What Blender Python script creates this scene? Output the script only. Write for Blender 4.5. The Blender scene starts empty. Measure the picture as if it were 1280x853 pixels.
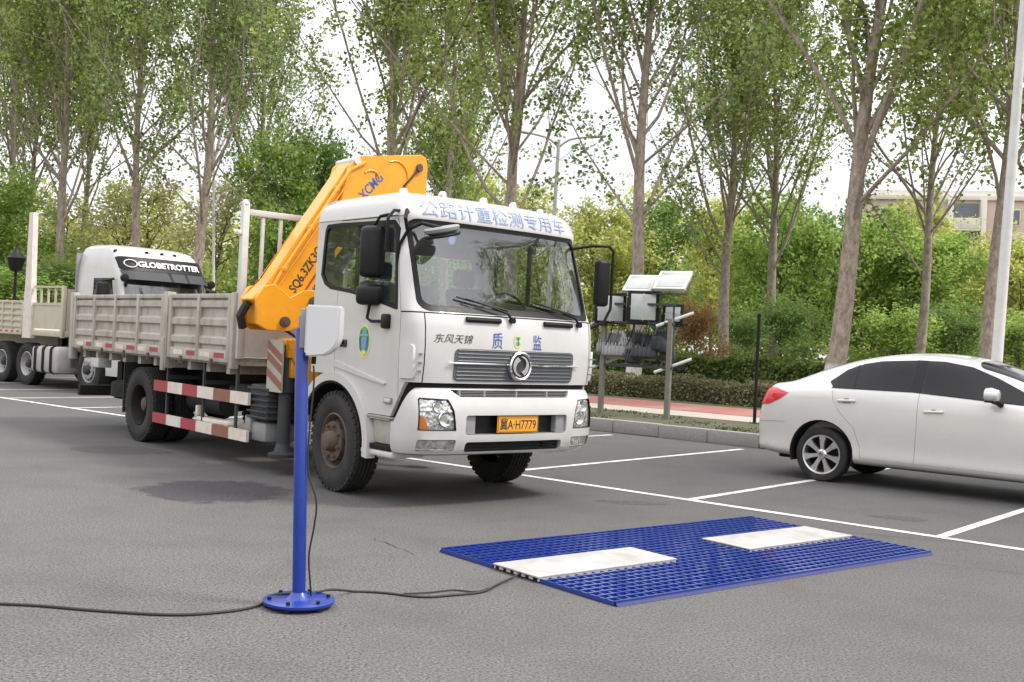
import bpy, bmesh, math, random
import numpy as np
from mathutils import Vector, Matrix

S = bpy.context.scene
COL = S.collection
R = math.radians

# ------------------------------------------------------------------ camera
cd = bpy.data.cameras.new('camera')
cam = bpy.data.objects.new('camera', cd)
COL.objects.link(cam)
cd.sensor_width = 36.0
cd.lens = 1347 / 1280 * 36
cd.clip_start = 0.05
cd.clip_end = 3000
cam.matrix_world = Matrix.Translation((0, 0, 1.588)) @ Matrix.Rotation(R(90) + 0.0016, 4, 'X') @ Matrix.Rotation(0.0470, 4, 'Z')
S.camera = cam

# ------------------------------------------------------------------ sky, sun, exposure
SUN_EL, SUN_AZ = R(52), R(98)          # azimuth clockwise from +Y: from the right, a little in front of the truck
W = bpy.data.worlds.new('World')
S.world = W
W.use_nodes = True
wn, wl = W.node_tree.nodes, W.node_tree.links
wn.clear()
sky = wn.new('ShaderNodeTexSky')
sky.sky_type = 'NISHITA'
sky.sun_disc = False
sky.sun_elevation = SUN_EL
sky.sun_rotation = SUN_AZ
tcw = wn.new('ShaderNodeTexCoord')
nz = wn.new('ShaderNodeTexNoise')
nz.inputs['Scale'].default_value = 2.2
nz.inputs['Detail'].default_value = 5
rampw = wn.new('ShaderNodeValToRGB')
rampw.color_ramp.elements[0].position = 0.30
rampw.color_ramp.elements[0].color = (8.0, 8.1, 8.6, 1)
rampw.color_ramp.elements[1].position = 0.70
rampw.color_ramp.elements[1].color = (12.5, 12.3, 12.6, 1)
mixw = wn.new('ShaderNodeMixRGB')
mixw.inputs[0].default_value = 0.90
bg = wn.new('ShaderNodeBackground')
bg.inputs['Strength'].default_value = 0.10
wo = wn.new('ShaderNodeOutputWorld')
wl.new(tcw.outputs['Generated'], nz.inputs['Vector'])
wl.new(nz.outputs['Fac'], rampw.inputs['Fac'])
wl.new(sky.outputs[0], mixw.inputs[1])
# overcast sky: the zenith is about three times as bright as the horizon
sepw = wn.new('ShaderNodeSeparateXYZ'); wl.new(tcw.outputs['Generated'], sepw.inputs[0])
grw = wn.new('ShaderNodeMapRange'); grw.inputs['From Min'].default_value = 0.0; grw.inputs['From Max'].default_value = 1.0
grw.inputs['To Min'].default_value = 0.72; grw.inputs['To Max'].default_value = 1.75
wl.new(sepw.outputs[2], grw.inputs['Value'])
mulw = wn.new('ShaderNodeVectorMath'); mulw.operation = 'SCALE'
wl.new(rampw.outputs[0], mulw.inputs[0]); wl.new(grw.outputs[0], mulw.inputs['Scale'])
wl.new(mulw.outputs[0], mixw.inputs[2])
wl.new(mixw.outputs[0], bg.inputs['Color'])
wl.new(bg.outputs[0], wo.inputs['Surface'])

sl = bpy.data.lights.new('sun', 'SUN')
sl.energy = 2.2
sl.angle = R(12)
sl.color = (1.0, 0.95, 0.88)
sun = bpy.data.objects.new('sun', sl)
COL.objects.link(sun)
sd = Vector((math.sin(SUN_AZ) * math.cos(SUN_EL), math.cos(SUN_AZ) * math.cos(SUN_EL), math.sin(SUN_EL)))
sun.rotation_euler = (-sd).to_track_quat('-Z', 'Y').to_euler()
sun.location = sd * 60

S.view_settings.view_transform = 'Standard'
S.view_settings.look = 'None'
S.view_settings.exposure = 0.58
S.view_settings.gamma = 1.0
S.view_settings.use_curve_mapping = False

# ------------------------------------------------------------------ materials
def newmat(name):
    m = bpy.data.materials.new(name)
    m.use_nodes = True
    n = m.node_tree.nodes
    return m, n, m.node_tree.links, n['Principled BSDF']

def mixnode(n, l, fac, a, b, kind='MIX'):
    x = n.new('ShaderNodeMixRGB')
    x.blend_type = kind
    for i, v in ((0, fac), (1, a), (2, b)):
        if hasattr(v, 'is_output'):
            l.new(v, x.inputs[i])
        elif i == 0:
            x.inputs[0].default_value = v
        else:
            x.inputs[i].default_value = (*v, 1)
    return x.outputs[0]

def noise(n, l, scale, detail=4, rough=0.6, vec=None, stretch=None):
    t = n.new('ShaderNodeTexNoise')
    t.inputs['Scale'].default_value = scale
    t.inputs['Detail'].default_value = detail
    t.inputs['Roughness'].default_value = rough
    if vec is None:
        tc = n.new('ShaderNodeTexCoord')
        vec = tc.outputs['Object']
    if stretch:
        mp = n.new('ShaderNodeMapping')
        mp.inputs['Scale'].default_value = stretch
        l.new(vec, mp.inputs['Vector'])
        vec = mp.outputs[0]
    l.new(vec, t.inputs['Vector'])
    return t.outputs['Fac']

def ramp(n, l, val, p0, p1):
    r = n.new('ShaderNodeMapRange')
    r.inputs['From Min'].default_value = p0
    r.inputs['From Max'].default_value = p1
    l.new(val, r.inputs['Value'])
    return r.outputs['Result']

def bump(n, l, b, val, strength, dist=0.01):
    x = n.new('ShaderNodeBump')
    x.inputs['Strength'].default_value = strength
    x.inputs['Distance'].default_value = dist
    l.new(val, x.inputs['Height'])
    l.new(x.outputs[0], b.inputs['Normal'])

def paint(name, col, rough=0.4, dirt=None, amount=0.35, metal=0.0, coat=0.0, scale=3.0, stretch=None, bmp=0.0, spec=0.5):
    m, n, l, b = newmat(name)
    f = noise(n, l, scale, 6, 0.65, stretch=stretch)
    dcol = dirt or tuple(c * 0.55 for c in col)
    fac = n.new('ShaderNodeMath'); fac.operation = 'MULTIPLY'
    l.new(ramp(n, l, f, 0.45, 0.85), fac.inputs[0]); fac.inputs[1].default_value = amount
    l.new(mixnode(n, l, fac.outputs[0], col, dcol), b.inputs['Base Color'])
    f2 = noise(n, l, scale * 7, 3)
    rr = n.new('ShaderNodeMapRange')
    rr.inputs['To Min'].default_value = max(0.02, rough - 0.08)
    rr.inputs['To Max'].default_value = min(1, rough + 0.12)
    l.new(f2, rr.inputs['Value'])
    l.new(rr.outputs[0], b.inputs['Roughness'])
    b.inputs['Metallic'].default_value = metal
    b.inputs['Specular IOR Level'].default_value = spec
    b.inputs['Coat Weight'].default_value = coat
    b.inputs['Coat Roughness'].default_value = 0.06
    if bmp:
        bump(n, l, b, f2, bmp)
    return m

def glass(name, tint, refl=0.10):
    m, n, l, b = newmat(name)
    n.remove(b)
    tr = n.new('ShaderNodeBsdfTransparent'); tr.inputs[0].default_value = (*tint, 1)
    gl = n.new('ShaderNodeBsdfGlossy'); gl.inputs['Roughness'].default_value = 0.02
    f1 = noise(n, l, 2.5, 5, 0.6, stretch=(1, 1, 0.3))
    fr = n.new('ShaderNodeLayerWeight'); fr.inputs['Blend'].default_value = 0.5
    pw = n.new('ShaderNodeMath'); pw.operation = 'POWER'; pw.inputs[1].default_value = 5.0
    l.new(fr.outputs['Facing'], pw.inputs[0])
    ad = n.new('ShaderNodeMath'); ad.operation = 'MULTIPLY_ADD'; ad.inputs[1].default_value = 0.9; ad.inputs[2].default_value = 0.035 + refl
    l.new(pw.outputs[0], ad.inputs[0])
    df = n.new('ShaderNodeBsdfDiffuse'); df.inputs[0].default_value = (0.45, 0.43, 0.40, 1)
    mx = n.new('ShaderNodeMixShader')
    l.new(ad.outputs[0], mx.inputs[0]); l.new(tr.outputs[0], mx.inputs[1]); l.new(gl.outputs[0], mx.inputs[2])
    mu = n.new('ShaderNodeMath'); mu.operation = 'MULTIPLY'; mu.inputs[1].default_value = 0.04
    l.new(ramp(n, l, f1, 0.4, 0.8), mu.inputs[0])
    m2 = n.new('ShaderNodeMixShader')
    l.new(mu.outputs[0], m2.inputs[0]); l.new(mx.outputs[0], m2.inputs[1]); l.new(df.outputs[0], m2.inputs[2])
    l.new(m2.outputs[0], n['Material Output'].inputs['Surface'])
    return m

def leafmat(name, c1, c2, trans=0.4):
    m, n, l, b = newmat(name)
    n.remove(b)
    g = n.new('ShaderNodeNewGeometry')
    f = noise(n, l, 0.55, 3)
    a = mixnode(n, l, g.outputs['Random Per Island'], c1, c2)
    k = n.new('ShaderNodeMapRange'); k.inputs['From Min'].default_value = 0.3; k.inputs['From Max'].default_value = 0.7
    k.inputs['To Min'].default_value = 0.75; k.inputs['To Max'].default_value = 1.25
    l.new(f, k.inputs['Value'])
    hs = n.new('ShaderNodeHueSaturation'); l.new(k.outputs[0], hs.inputs['Value']); l.new(a, hs.inputs['Color'])
    d = n.new('ShaderNodeBsdfDiffuse'); t = n.new('ShaderNodeBsdfTranslucent')
    l.new(hs.outputs[0], d.inputs[0]); l.new(hs.outputs[0], t.inputs[0])
    x = n.new('ShaderNodeMixShader'); x.inputs[0].default_value = trans
    l.new(d.outputs[0], x.inputs[1]); l.new(t.outputs[0], x.inputs[2])
    l.new(x.outputs[0], n['Material Output'].inputs['Surface'])
    return m

M = {}
M['white'] = paint('white_truck_paint', (0.55, 0.54, 0.525), 0.30, (0.40, 0.36, 0.31), 0.45, coat=0.7, scale=1.6, stretch=(1, 1, 0.5))
M['white2'] = paint('white_plastic', (0.565, 0.555, 0.545), 0.38, (0.5, 0.47, 0.43), 0.35)
M['carwhite'] = paint('white_pearl_car_paint', (0.61, 0.595, 0.57), 0.22, (0.6, 0.56, 0.5), 0.22, coat=0.8, scale=1.2)
M['bed'] = paint('beige_bed_paint', (0.42, 0.395, 0.345), 0.55, (0.20, 0.135, 0.085), 1.0, scale=7, stretch=(1, 1, 0.35), bmp=0.15)
M['bed2'] = paint('pale_beige_trailer_paint', (0.50, 0.455, 0.36), 0.55, (0.33, 0.25, 0.18), 0.5, scale=5)
M['palegrey'] = paint('pale_grey_paint', (0.58, 0.58, 0.56), 0.5, (0.35, 0.31, 0.27), 0.5, scale=6)
M['yellow'] = paint('orange_yellow_crane_paint', (0.80, 0.33, 0.012), 0.38, (0.34, 0.15, 0.03), 0.55, scale=4, coat=0.2)
M['black'] = paint('black_plastic', (0.010, 0.010, 0.011), 0.40, (0.03, 0.029, 0.028), 0.5, spec=0.22)
M['matte'] = paint('matt_black_frame', (0.014, 0.0135, 0.013), 0.75, (0.04, 0.034, 0.03), 0.6, spec=0.2)
M['darkgrey'] = paint('dark_grey_metal', (0.042, 0.046, 0.05), 0.5, (0.08, 0.068, 0.058), 0.5, spec=0.3)
M['grille'] = paint('slate_grille_plastic', (0.085, 0.092, 0.10), 0.4, (0.13, 0.125, 0.115), 0.6, scale=8)
M['midgrey'] = paint('mid_grey_plastic', (0.26, 0.26, 0.265), 0.45, (0.17, 0.15, 0.13), 0.5)
M['steppanel'] = paint('dusty_beige_panel', (0.40, 0.375, 0.33), 0.55, (0.22, 0.19, 0.16), 0.7, scale=6)
M['chrome'] = paint('chrome', (0.82, 0.82, 0.83), 0.12, (0.5, 0.48, 0.45), 0.3, metal=1.0)
M['alloy'] = paint('alloy_silver', (0.70, 0.70, 0.70), 0.28, (0.35, 0.33, 0.3), 0.3, metal=0.85)
M['silver'] = paint('brushed_aluminium_tank', (0.50, 0.47, 0.455), 0.45, (0.28, 0.24, 0.23), 0.6, metal=0.4)
M['rubber'] = paint('tyre_rubber', (0.020, 0.0195, 0.019), 0.85, (0.062, 0.056, 0.05), 0.7, scale=5, bmp=0.2)
M['rust'] = paint('rusty_brown_wheel', (0.11, 0.072, 0.055), 0.75, (0.05, 0.04, 0.035), 0.8, scale=7, bmp=0.2)
M['steel'] = paint('grey_steel_wheel', (0.42, 0.41, 0.40), 0.5, (0.18, 0.15, 0.13), 0.6, scale=7)
M['red'] = paint('faded_red_marking', (0.36, 0.045, 0.06), 0.5, (0.16, 0.06, 0.05), 0.7, scale=7)
M['rustred'] = paint('worn_brown_red_marking', (0.25, 0.09, 0.06), 0.6, (0.24, 0.18, 0.12), 0.8, scale=7)
M['stripewhite'] = paint('dirty_white_marking', (0.68, 0.62, 0.56), 0.5, (0.42, 0.26, 0.17), 0.6, scale=7)
M['blue'] = paint('royal_blue_powder_coat', (0.003, 0.028, 0.24), 0.33, (0.02, 0.035, 0.22), 0.4, coat=0.25)
M['bluemat'] = paint('blue_grating_plastic', (0.004, 0.026, 0.22), 0.28, (0.03, 0.05, 0.14), 0.9, scale=6, coat=0.6)
M['bluetray'] = paint('dusty_blue_tray', (0.010, 0.015, 0.12), 0.6, (0.03, 0.032, 0.07), 0.7, scale=6)
M['plate'] = paint('white_weighing_plate', (0.43, 0.42, 0.405), 0.5, (0.22, 0.205, 0.19), 0.85, scale=4)
M['box'] = paint('white_display_housing', (0.58, 0.58, 0.59), 0.4, (0.48, 0.48, 0.48), 0.2)
M['cable'] = paint('black_rubber_cable', (0.02, 0.019, 0.018), 0.6, (0.05, 0.045, 0.04), 0.4)
M['dkblue'] = paint('ink_blue_print', (0.04, 0.10, 0.33), 0.5, (0.10, 0.16, 0.36), 0.5)
M['paleblue'] = paint('faded_blue_print', (0.24, 0.30, 0.50), 0.5, (0.36, 0.41, 0.55), 0.7)
M['green'] = paint('emblem_green', (0.10, 0.40, 0.16), 0.5, (0.2, 0.42, 0.2), 0.4)
M['gold'] = paint('emblem_yellow', (0.66, 0.60, 0.16), 0.5, (0.6, 0.6, 0.3), 0.4)
M['ink'] = paint('black_print', (0.03, 0.03, 0.032), 0.5, (0.12, 0.12, 0.12), 0.3)
M['plateyellow'] = paint('licence_plate_yellow', (0.85, 0.36, 0.02), 0.42, (0.6, 0.27, 0.04), 0.4, scale=9)
M['amber'] = paint('amber_lens', (0.50, 0.15, 0.02), 0.12, (0.42, 0.16, 0.05), 0.3, coat=0.6)
M['redlens'] = paint('red_lens', (0.58, 0.012, 0.03), 0.12, (0.45, 0.01, 0.02), 0.3, coat=0.8)
M['seat'] = paint('grey_seat_cloth', (0.10, 0.10, 0.115), 0.9, (0.06, 0.06, 0.07), 0.5)
M['lining'] = paint('grey_cab_lining', (0.30, 0.29, 0.30), 0.85, (0.1, 0.1, 0.1), 0.5)
M['paper'] = paint('paper', (0.8, 0.8, 0.78), 0.8, (0.7, 0.7, 0.68), 0.3)
M['glass'] = glass('windscreen_glass', (0.90, 0.93, 0.92), 0.075)
M['cargls'] = paint('dark_tinted_car_glass', (0.006, 0.006, 0.008), 0.04, (0.012, 0.012, 0.014), 0.5, spec=0.30)
M['tint'] = glass('tinted_glass', (0.16, 0.165, 0.175), 0.03)
M['sideglass'] = glass('side_window_glass', (0.80, 0.84, 0.85), 0.0)
def headlamp():
    m, n, l, b = newmat('headlamp_reflector')
    v = n.new('ShaderNodeTexVoronoi'); v.inputs['Scale'].default_value = 26
    tc = n.new('ShaderNodeTexCoord'); l.new(tc.outputs['Object'], v.inputs['Vector'])
    l.new(mixnode(n, l, v.outputs['Color'], (0.30, 0.30, 0.29), (0.85, 0.84, 0.80)), b.inputs['Base Color'])
    b.inputs['Metallic'].default_value = 0.75
    b.inputs['Roughness'].default_value = 0.14
    b.inputs['Coat Weight'].default_value = 0.8
    bump(n, l, b, v.outputs['Distance'], 0.35, 0.02)
    return m
M['lamp'] = headlamp()

def asphalt():
    m, n, l, b = newmat('worn_grey_asphalt')
    tc = n.new('ShaderNodeTexCoord'); P = tc.outputs['Object']
    grain = noise(n, l, 58, 4, 0.85, P)
    spk = n.new('ShaderNodeTexVoronoi'); spk.inputs['Scale'].default_value = 55; l.new(P, spk.inputs['Vector'])
    mid = noise(n, l, 1.1, 6, 0.65, P)
    big = noise(n, l, 0.16, 5, 0.6, P)
    lane = noise(n, l, 0.5, 4, 0.6, P, stretch=(0.25, 0.25, 1))
    c = mixnode(n, l, ramp(n, l, grain, 0.36, 0.64), (0.012, 0.0118, 0.0117), (0.212, 0.203, 0.196))
    k = n.new('ShaderNodeMath'); k.operation = 'MULTIPLY'; k.inputs[1].default_value = 0.35
    l.new(ramp(n, l, spk.outputs['Distance'], 0.45, 0.12), k.inputs[0])
    c = mixnode(n, l, k.outputs[0], c, (0.20, 0.193, 0.188))
    k2 = n.new('ShaderNodeMath'); k2.operation = 'MULTIPLY'; k2.inputs[1].default_value = 0.45
    l.new(ramp(n, l, mid, 0.46, 0.72), k2.inputs[0])
    c = mixnode(n, l, k2.outputs[0], c, (0.060, 0.057, 0.055))
    k3 = n.new('ShaderNodeMath'); k3.operation = 'MULTIPLY'; k3.inputs[1].default_value = 0.5
    l.new(ramp(n, l, big, 0.45, 0.68), k3.inputs[0])
    c = mixnode(n, l, k3.outputs[0], c, (0.105, 0.099, 0.094))
    # asphalt gets darker towards and beyond the painted line, with a noisy edge
    sp = n.new('ShaderNodeVectorMath'); sp.operation = 'DOT_PRODUCT'; l.new(P, sp.inputs[0]); sp.inputs[1].default_value = (0.6421, 0.7666, 0)
    wv = n.new('ShaderNodeMath'); wv.operation = 'MULTIPLY_ADD'; l.new(mid, wv.inputs[0]); wv.inputs[1].default_value = 3.0; l.new(sp.outputs['Value'], wv.inputs[2])
    k4 = n.new('ShaderNodeMath'); k4.operation = 'MULTIPLY'; k4.inputs[1].default_value = 0.30
    l.new(ramp(n, l, wv.outputs[0], 5.5, 10.5), k4.inputs[0])
    c = mixnode(n, l, k4.outputs[0], c, (0.050, 0.047, 0.046))
    l.new(c, b.inputs['Base Color'])
    b.inputs['Roughness'].default_value = 0.86
    b.inputs['Specular IOR Level'].default_value = 0.35
    bump(n, l, b, grain, 0.55, 0.008)
    return m
M['asphalt'] = asphalt()

def roadpaint():
    m, n, l, b = newmat('worn_white_road_paint')
    f = noise(n, l, 22, 6, 0.75)
    g = noise(n, l, 1.4, 4)
    ad = n.new('ShaderNodeMath'); ad.operation = 'ADD'; l.new(f, ad.inputs[0]); l.new(g, ad.inputs[1])
    c = mixnode(n, l, ramp(n, l, ad.outputs[0], 0.98, 1.30), (0.66, 0.65, 0.635), (0.17, 0.16, 0.155))
    l.new(c, b.inputs['Base Color']); b.inputs['Roughness'].default_value = 0.75
    return m
M['line'] = roadpaint()

def ground(name, c1, c2, sc, c3=None, bm=0.4):
    m, n, l, b = newmat(name)
    f = noise(n, l, sc, 6, 0.7); g = noise(n, l, sc * 0.09, 4)
    c = mixnode(n, l, ramp(n, l, f, 0.3, 0.7), c1, c2)
    c = mixnode(n, l, ramp(n, l, g, 0.42, 0.66), c, c3 or c2)
    l.new(c, b.inputs['Base Color']); b.inputs['Roughness'].default_value = 0.92
    bump(n, l, b, f, bm, 0.03)
    return m
def stainmat(name, c1, c2, strength):
    m, n, l, b = newmat(name)
    tc = n.new('ShaderNodeTexCoord'); G = tc.outputs['Generated']; P = tc.outputs['Object']
    mp = n.new('ShaderNodeMapping'); mp.inputs['Location'].default_value = (-1, -1, 0); mp.inputs['Scale'].default_value = (2, 2, 0)
    l.new(G, mp.inputs['Vector'])
    ln = n.new('ShaderNodeVectorMath'); ln.operation = 'LENGTH'; l.new(mp.outputs[0], ln.inputs[0])
    f = noise(n, l, 3.2, 6, 0.7, P); g = noise(n, l, 34, 4, 0.8, P)
    ma = n.new('ShaderNodeMath'); ma.operation = 'MULTIPLY_ADD'; l.new(f, ma.inputs[0]); ma.inputs[1].default_value = 0.9; l.new(ln.outputs['Value'], ma.inputs[2])
    a = ramp(n, l, ma.outputs[0], 1.28, 1.10)
    mu = n.new('ShaderNodeMath'); mu.operation = 'MULTIPLY'; l.new(a, mu.inputs[0]); mu.inputs[1].default_value = strength
    mu2 = n.new('ShaderNodeMath'); mu2.operation = 'MULTIPLY'; l.new(mu.outputs[0], mu2.inputs[0]); l.new(ramp(n, l, g, 0.25, 0.55), mu2.inputs[1])
    l.new(mixnode(n, l, g, c1, c2), b.inputs['Base Color']); b.inputs['Roughness'].default_value = 0.8
    l.new(mu2.outputs[0], b.inputs['Alpha'])
    return m
M['stain'] = stainmat('oil_stained_asphalt', (0.022, 0.020, 0.026), (0.085, 0.078, 0.092), 0.8)
M['wear'] = stainmat('darkened_asphalt', (0.06, 0.056, 0.054), (0.14, 0.132, 0.125), 0.7)
M['crack'] = ground('crack_filler', (0.02, 0.02, 0.02), (0.05, 0.048, 0.045), 30)
M['kerb'] = ground('grey_granite_kerb', (0.20, 0.19, 0.18), (0.34, 0.325, 0.31), 24, (0.25, 0.235, 0.22), 0.2)
M['verge'] = ground('patchy_verge_soil', (0.075, 0.065, 0.045), (0.06, 0.085, 0.03), 6, (0.11, 0.095, 0.065))
M['sand'] = ground('pale_paving_strip', (0.36, 0.32, 0.27), (0.46, 0.41, 0.35), 9, (0.40, 0.35, 0.29))
M['redpath'] = ground('red_paving', (0.30, 0.085, 0.07), (0.38, 0.16, 0.13), 9, (0.34, 0.20, 0.165))
M['park'] = ground('park_soil_and_grass', (0.06, 0.07, 0.03), (0.08, 0.11, 0.035), 2.5, (0.13, 0.12, 0.07))

def bark(name, a, bcol, white=True):
    m, n, l, b = newmat(name)
    tc = n.new('ShaderNodeTexCoord'); P = tc.outputs['Object']
    f = noise(n, l, 9, 7, 0.78, P, stretch=(1, 1, 0.45))
    c = mixnode(n, l, ramp(n, l, f, 0.35, 0.68), a, bcol)
    sp = n.new('ShaderNodeSeparateXYZ'); l.new(P, sp.inputs[0])
    if white:
        # limewash coat on the lowest metre of the trunk
        ad = n.new('ShaderNodeMath'); ad.operation = 'MULTIPLY_ADD'
        l.new(f, ad.inputs[0]); ad.inputs[1].default_value = 0.35; l.new(sp.outputs[2], ad.inputs[2])
        w = ramp(n, l, ad.outputs[0], 1.42, 1.30)
        pt = ramp(n, l, noise(n, l, 14, 5, 0.8, P), 0.66, 0.52)
        mu = n.new('ShaderNodeMath'); mu.operation = 'MULTIPLY'; l.new(w, mu.inputs[0]); l.new(pt, mu.inputs[1])
        c = mixnode(n, l, mu.outputs[0], c, (0.62, 0.60, 0.55))
    l.new(c, b.inputs['Base Color']); b.inputs['Roughness'].default_value = 0.9
    bump(n, l, b, f, 0.8, 0.04)
    return m
M['bark'] = bark('poplar_bark', (0.15, 0.12, 0.095), (0.46, 0.395, 0.32))
M['bark2'] = bark('wood_bark', (0.09, 0.07, 0.05), (0.22, 0.18, 0.13), False)
M['leaf'] = leafmat('poplar_leaves', (0.10, 0.155, 0.035), (0.47, 0.54, 0.18), 0.55)
M['leafb'] = leafmat('bluish_poplar_leaves', (0.085, 0.14, 0.042), (0.41, 0.49, 0.19), 0.55)
M['leafy'] = leafmat('fresh_yellow_green_leaves', (0.32, 0.37, 0.075), (0.66, 0.67, 0.26), 0.5)
M['leafg'] = leafmat('bright_green_leaves', (0.15, 0.27, 0.05), (0.48, 0.60, 0.18), 0.5)
M['leafd'] = leafmat('deep_green_leaves', (0.14, 0.225, 0.06), (0.26, 0.36, 0.125), 0.45)
M['leafp'] = leafmat('pale_budding_leaves', (0.38, 0.38, 0.17), (0.54, 0.51, 0.29), 0.5)
M['leafr'] = leafmat('rust_red_leaves', (0.24, 0.13, 0.055), (0.33, 0.22, 0.10))
M['hedged'] = leafmat('dark_hedge_leaves', (0.08, 0.125, 0.03), (0.18, 0.23, 0.07), 0.3)
M['hedgeb'] = leafmat('brownish_hedge_leaves', (0.13, 0.135, 0.065), (0.27, 0.25, 0.14), 0.25)
M['grassm'] = leafmat('verge_grass', (0.075, 0.085, 0.032), (0.15, 0.15, 0.075), 0.3)

# ------------------------------------------------------------------ mesh helpers
class MB:
    def __init__(self):
        self.bm = bmesh.new(); self.mi = 0
    def _tag(self, faces):
        for f in faces: f.material_index = self.mi
    def box(self, c, s, bevel=0.0, rot=None, seg=2):
        r = bmesh.ops.create_cube(self.bm, size=1.0)
        vs = r['verts']
        mat = Matrix.Translation(c) @ (rot.to_4x4() if rot else Matrix.Identity(4)) @ Matrix.Diagonal((*s, 1))
        bmesh.ops.transform(self.bm, matrix=mat, verts=vs)
        fs = set(f for v in vs for f in v.link_faces)
        self._tag(fs)
        if bevel:
            es = list(set(e for v in vs for e in v.link_edges))
            rr = bmesh.ops.bevel(self.bm, geom=es, offset=bevel, segments=seg, affect='EDGES', profile=0.5)
            self._tag(rr['faces'])
        return self
    def bx(self, x0, x1, y0, y1, z0, z1, bevel=0.0):
        return self.box(((x0 + x1) / 2, (y0 + y1) / 2, (z0 + z1) / 2), (abs(x1 - x0), abs(y1 - y0), abs(z1 - z0)), bevel)
    def tube(self, pts, r, n=8, cap=True):
        pts = [Vector(p) for p in pts]
        rr = r if isinstance(r, (list, tuple)) else [r] * len(pts)
        rings = []
        up = Vector((0, 0, 1))
        prev = None
        for i, p in enumerate(pts):
            t = (pts[min(i + 1, len(pts) - 1)] - pts[max(i - 1, 0)]).normalized()
            if prev is None:
                a = up if abs(t.z) < 0.9 else Vector((1, 0, 0))
                u = t.cross(a).normalized()
            else:
                u = (prev - t * prev.dot(t)).normalized()
            prev = u
            v = t.cross(u)
            rings.append([self.bm.verts.new(p + (u * math.cos(2 * math.pi * k / n) + v * math.sin(2 * math.pi * k / n)) * rr[i]) for k in range(n)])
        fs = []
        for A, B in zip(rings[:-1], rings[1:]):
            for k in range(n):
                fs.append(self.bm.faces.new((A[k], A[(k + 1) % n], B[(k + 1) % n], B[k])))
        if cap:
            fs.append(self.bm.faces.new(rings[0][::-1])); fs.append(self.bm.faces.new(rings[-1]))
        self._tag(fs)
        return self
    def cyl(self, p0, p1, r, n=16, r2=None):
        return self.tube([p0, p1], [r, r if r2 is None else r2], n)
    def prism(self, poly, axis, lo, hi):
        def P(q, h):
            if axis == 'x': return (h, q[0], q[1])
            if axis == 'y': return (q[0], h, q[1])
            return (q[0], q[1], h)
        A = [self.bm.verts.new(P(q, lo)) for q in poly]
        B = [self.bm.verts.new(P(q, hi)) for q in poly]
        fs = [self.bm.faces.new(A), self.bm.faces.new(B[::-1])]
        k = len(poly)
        for i in range(k):
            fs.append(self.bm.faces.new((A[i], B[i], B[(i + 1) % k], A[(i + 1) % k])))
        self._tag(fs)
        return self
    def lathe(self, prof, n=32, axis='x', c=(0, 0, 0), close=True):
        """prof: list of (h, r) along the axis"""
        c = Vector(c)
        rings = []
        for h, r in prof:
            ring = []
            for k in range(n):
                t = 2 * math.pi * k / n
                a, b = r * math.cos(t), r * math.sin(t)
                p = {'x': (h, a, b), 'y': (a, h, b), 'z': (a, b, h)}[axis]
                ring.append(self.bm.verts.new(c + Vector(p)))
            rings.append(ring)
        fs = []
        for A, B in zip(rings[:-1], rings[1:]):
            for k in range(n):
                fs.append(self.bm.faces.new((A[k], A[(k + 1) % n], B[(k + 1) % n], B[k])))
        if close:
            fs.append(self.bm.faces.new(rings[0][::-1])); fs.append(self.bm.faces.new(rings[-1]))
        self._tag(fs)
        return self
    def loft(self, rings):
        V = [[self.bm.verts.new(p) for p in r] for r in rings]
        fs = []
        n = len(V[0])
        for A, B in zip(V[:-1], V[1:]):
            for k in range(n):
                fs.append(self.bm.faces.new((A[k], A[(k + 1) % n], B[(k + 1) % n], B[k])))
        fs.append(self.bm.faces.new(V[0][::-1])); fs.append(self.bm.faces.new(V[-1]))
        self._tag(fs)
        return self
    def mesh(self, name, mats=(), smooth=35):
        bmesh.ops.recalc_face_normals(self.bm, faces=self.bm.faces)
        me = bpy.data.meshes.new(name)
        self.bm.to_mesh(me); self.bm.free()
        finish(me, mats, smooth)
        return me
    def build(self, name, mats, parent=None, smooth=35, loc=None):
        me = self.mesh(name, mats if isinstance(mats, (list, tuple)) else [mats], smooth)
        return link(name, me, parent, loc)

def finish(me, mats, smooth=35):
    for m in mats: me.materials.append(m)
    if smooth:
        me.polygons.foreach_set('use_smooth', [True] * len(me.polygons))
        me.set_sharp_from_angle(angle=R(smooth))

def link(name, me, parent=None, loc=None):
    o = bpy.data.objects.new(name, me)
    COL.objects.link(o)
    if parent is not None: o.parent = parent
    if loc is not None: o.location = loc
    return o

def tag(o, label=None, cat=None, group=None, kind=None):
    if label: o['label'] = label
    if cat: o['category'] = cat
    if group: o['group'] = group
    if kind: o['kind'] = kind
    return o

def thing(name, label, cat, loc=(0, 0, 0), rz=0.0, group=None):
    o = bpy.data.objects.new(name, None)
    o.empty_display_size = 0.3
    COL.objects.link(o)
    o.location = loc; o.rotation_euler = (0, 0, rz)
    return tag(o, label, cat, group)

def copy_tree(o, parent=None):
    c = o.copy(); COL.objects.link(c)
    if parent is not None: c.parent = parent
    for ch in list(o.children): copy_tree(ch, c)
    return c

def _tmp(me):
    o = bpy.data.objects.new('tmp', me); COL.objects.link(o); return o

def boolean(me, cutter, op):
    """returns a new mesh: me (op) cutter; cutter mesh is kept"""
    a, b = _tmp(me), _tmp(cutter)
    md = a.modifiers.new('b', 'BOOLEAN')
    md.object = b; md.operation = op; md.solver = 'EXACT'
    bpy.context.view_layer.update()
    dg = bpy.context.evaluated_depsgraph_get()
    out = bpy.data.meshes.new_from_object(a.evaluated_get(dg))
    bpy.data.objects.remove(a); bpy.data.objects.remove(b)
    return out

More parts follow.
